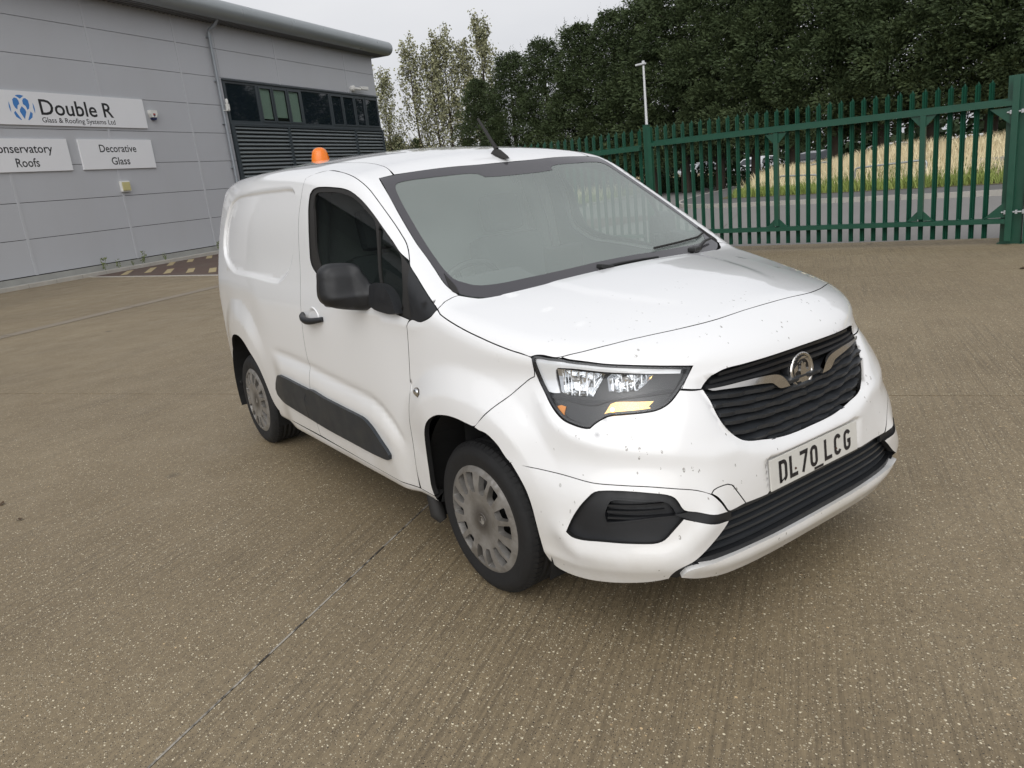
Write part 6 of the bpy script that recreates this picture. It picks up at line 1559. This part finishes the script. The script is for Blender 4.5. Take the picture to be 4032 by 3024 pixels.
mb = MB(); mb.tube([(-.872, 0, 1.725), (-.90, 0, 1.758), (-1.008, 0, 1.887)], [.012, .009, .0065], 8); mb.build('rod', 'rubber', an)
be = empty('beacon', (-2.58, -.215, float(TOP.surf(np.array([(-2.58, -.215)]))[0][2]) - .014), 0, van); be.scale = (.94, .94, .80)
MB().lathe([(0, .020), (.062, .020), (.064, .012), (.064, -.02), (.0, -.02)], 32).build('base', 'rubber', be)
pr = [(.0615, .020), (.0625, .028), (.0605, .030)]
for k in range(9):
    z0 = .032 + k * .0065; r0 = .0610 - .00008 * k * k - .0004 * k; pr += [(r0 + .0012, z0 + .0016), (r0, z0 + .0048)]
pr += [(.0515, .097), (.0475, .107), (.041, .117), (.032, .126), (.020, .132), (.008, .1345), (0, .135)]
MB().lathe(pr, 40).build('lens', 'beacon_amber', be)
MB().lathe([(.063, .019), (.066, .021), (.066, .026), (.062, .028)], 40).build('collar', 'beacon_amber', be)
# ---------------------------------------------------------------- inside the cab
cab = empty('cabin', parent=van)
MB().add([(-1.62, -.86, .3), (-1.62, .86, .3), (-1.62, .66, 1.68), (-1.62, -.66, 1.68)], [(0, 1, 2, 3)]).build('bulkhead', 'bulkhead_grey', cab)
ds_ = [(-.10, 1.135), (-.30, 1.150), (-.52, 1.125), (-.60, 1.06), (-.60, .75), (-.10, .75)]
mb = MB(); mb.prism([(a, c) for a, c in ds_], 'y', -.80, .80)
o_ = mb.build('dashboard', 'dash', cab); bv = o_.modifiers.new('b', 'BEVEL'); bv.width = .02; bv.segments = 2
mb = MB(); mb.prism([(-.34, 1.14), (-.50, 1.19), (-.62, 1.15), (-.60, 1.06)], 'y', -.58, -.20); o_ = mb.build('instrument_hood', 'dash', cab); bv = o_.modifiers.new('b', 'BEVEL'); bv.width = .02; bv.segments = 2
MB().box((-.46, -.09, 1.13), (-.43, .13, 1.255), .01).build('touch_screen', 'gloss_black', cab)
SM = Matrix.Translation((-.70, -.38, 1.07)) @ Matrix.Rotation(math.radians(-62), 4, 'Y')
mb = MB(); mb.tube([SM @ Vector((.18 * math.cos(a), .18 * math.sin(a), 0)) for a in np.linspace(0, 2 * math.pi, 33)], .016, 8, False)
for a in (0, 120, 240): mb.tube([SM @ Vector((0, 0, -.01)), SM @ Vector((.17 * math.cos(math.radians(a + 90)), .17 * math.sin(math.radians(a + 90)), 0))], .014, 6)
mb.build('steering_wheel', 'gloss_black', cab)
for y in (-.40, .40):
    se = empty('seat', parent=cab)
    MB().box((-1.30, y - .24, .50), (-.82, y + .24, .66), .05).build('cushion', 'seat_cloth', se)
    MB().box((-.09, -.24, 0), (.06, .24, .66), .05, Matrix.Translation((-1.30, y, .62)) @ Matrix.Rotation(math.radians(-12), 4, 'Y')).build('backrest', 'seat_cloth', se)
    MB().box((-.05, -.13, .68), (.05, .13, .90), .04, Matrix.Translation((-1.30, y, .62)) @ Matrix.Rotation(math.radians(-12), 4, 'Y')).build('headrest', 'seat_cloth', se)
MB().box((-2.2, -.80, .32), (-.1, .80, .36)).build('cab_floor', 'dash', cab)
for s in (1, -1):
    mb = MB(); mb.tube([(-1.54, -.66 * s, 1.62), (-1.52, -.74 * s, 1.3), (-1.50, -.77 * s, .9)], .045, 8); mb.build('pillar_trim', 'trim_grey', cab)
MB().tube([(-.78, 0, 1.60), (-.74, 0, 1.56)], .012, 6).build('mirror_stalk', 'gloss_black', cab)
MB().add([(-.11, -.84, .30), (-.11, .84, .30), (-.11, .82, 1.12), (-.11, -.82, 1.12)], [(0, 1, 2, 3)]).build('firewall', 'gap_black', cab)
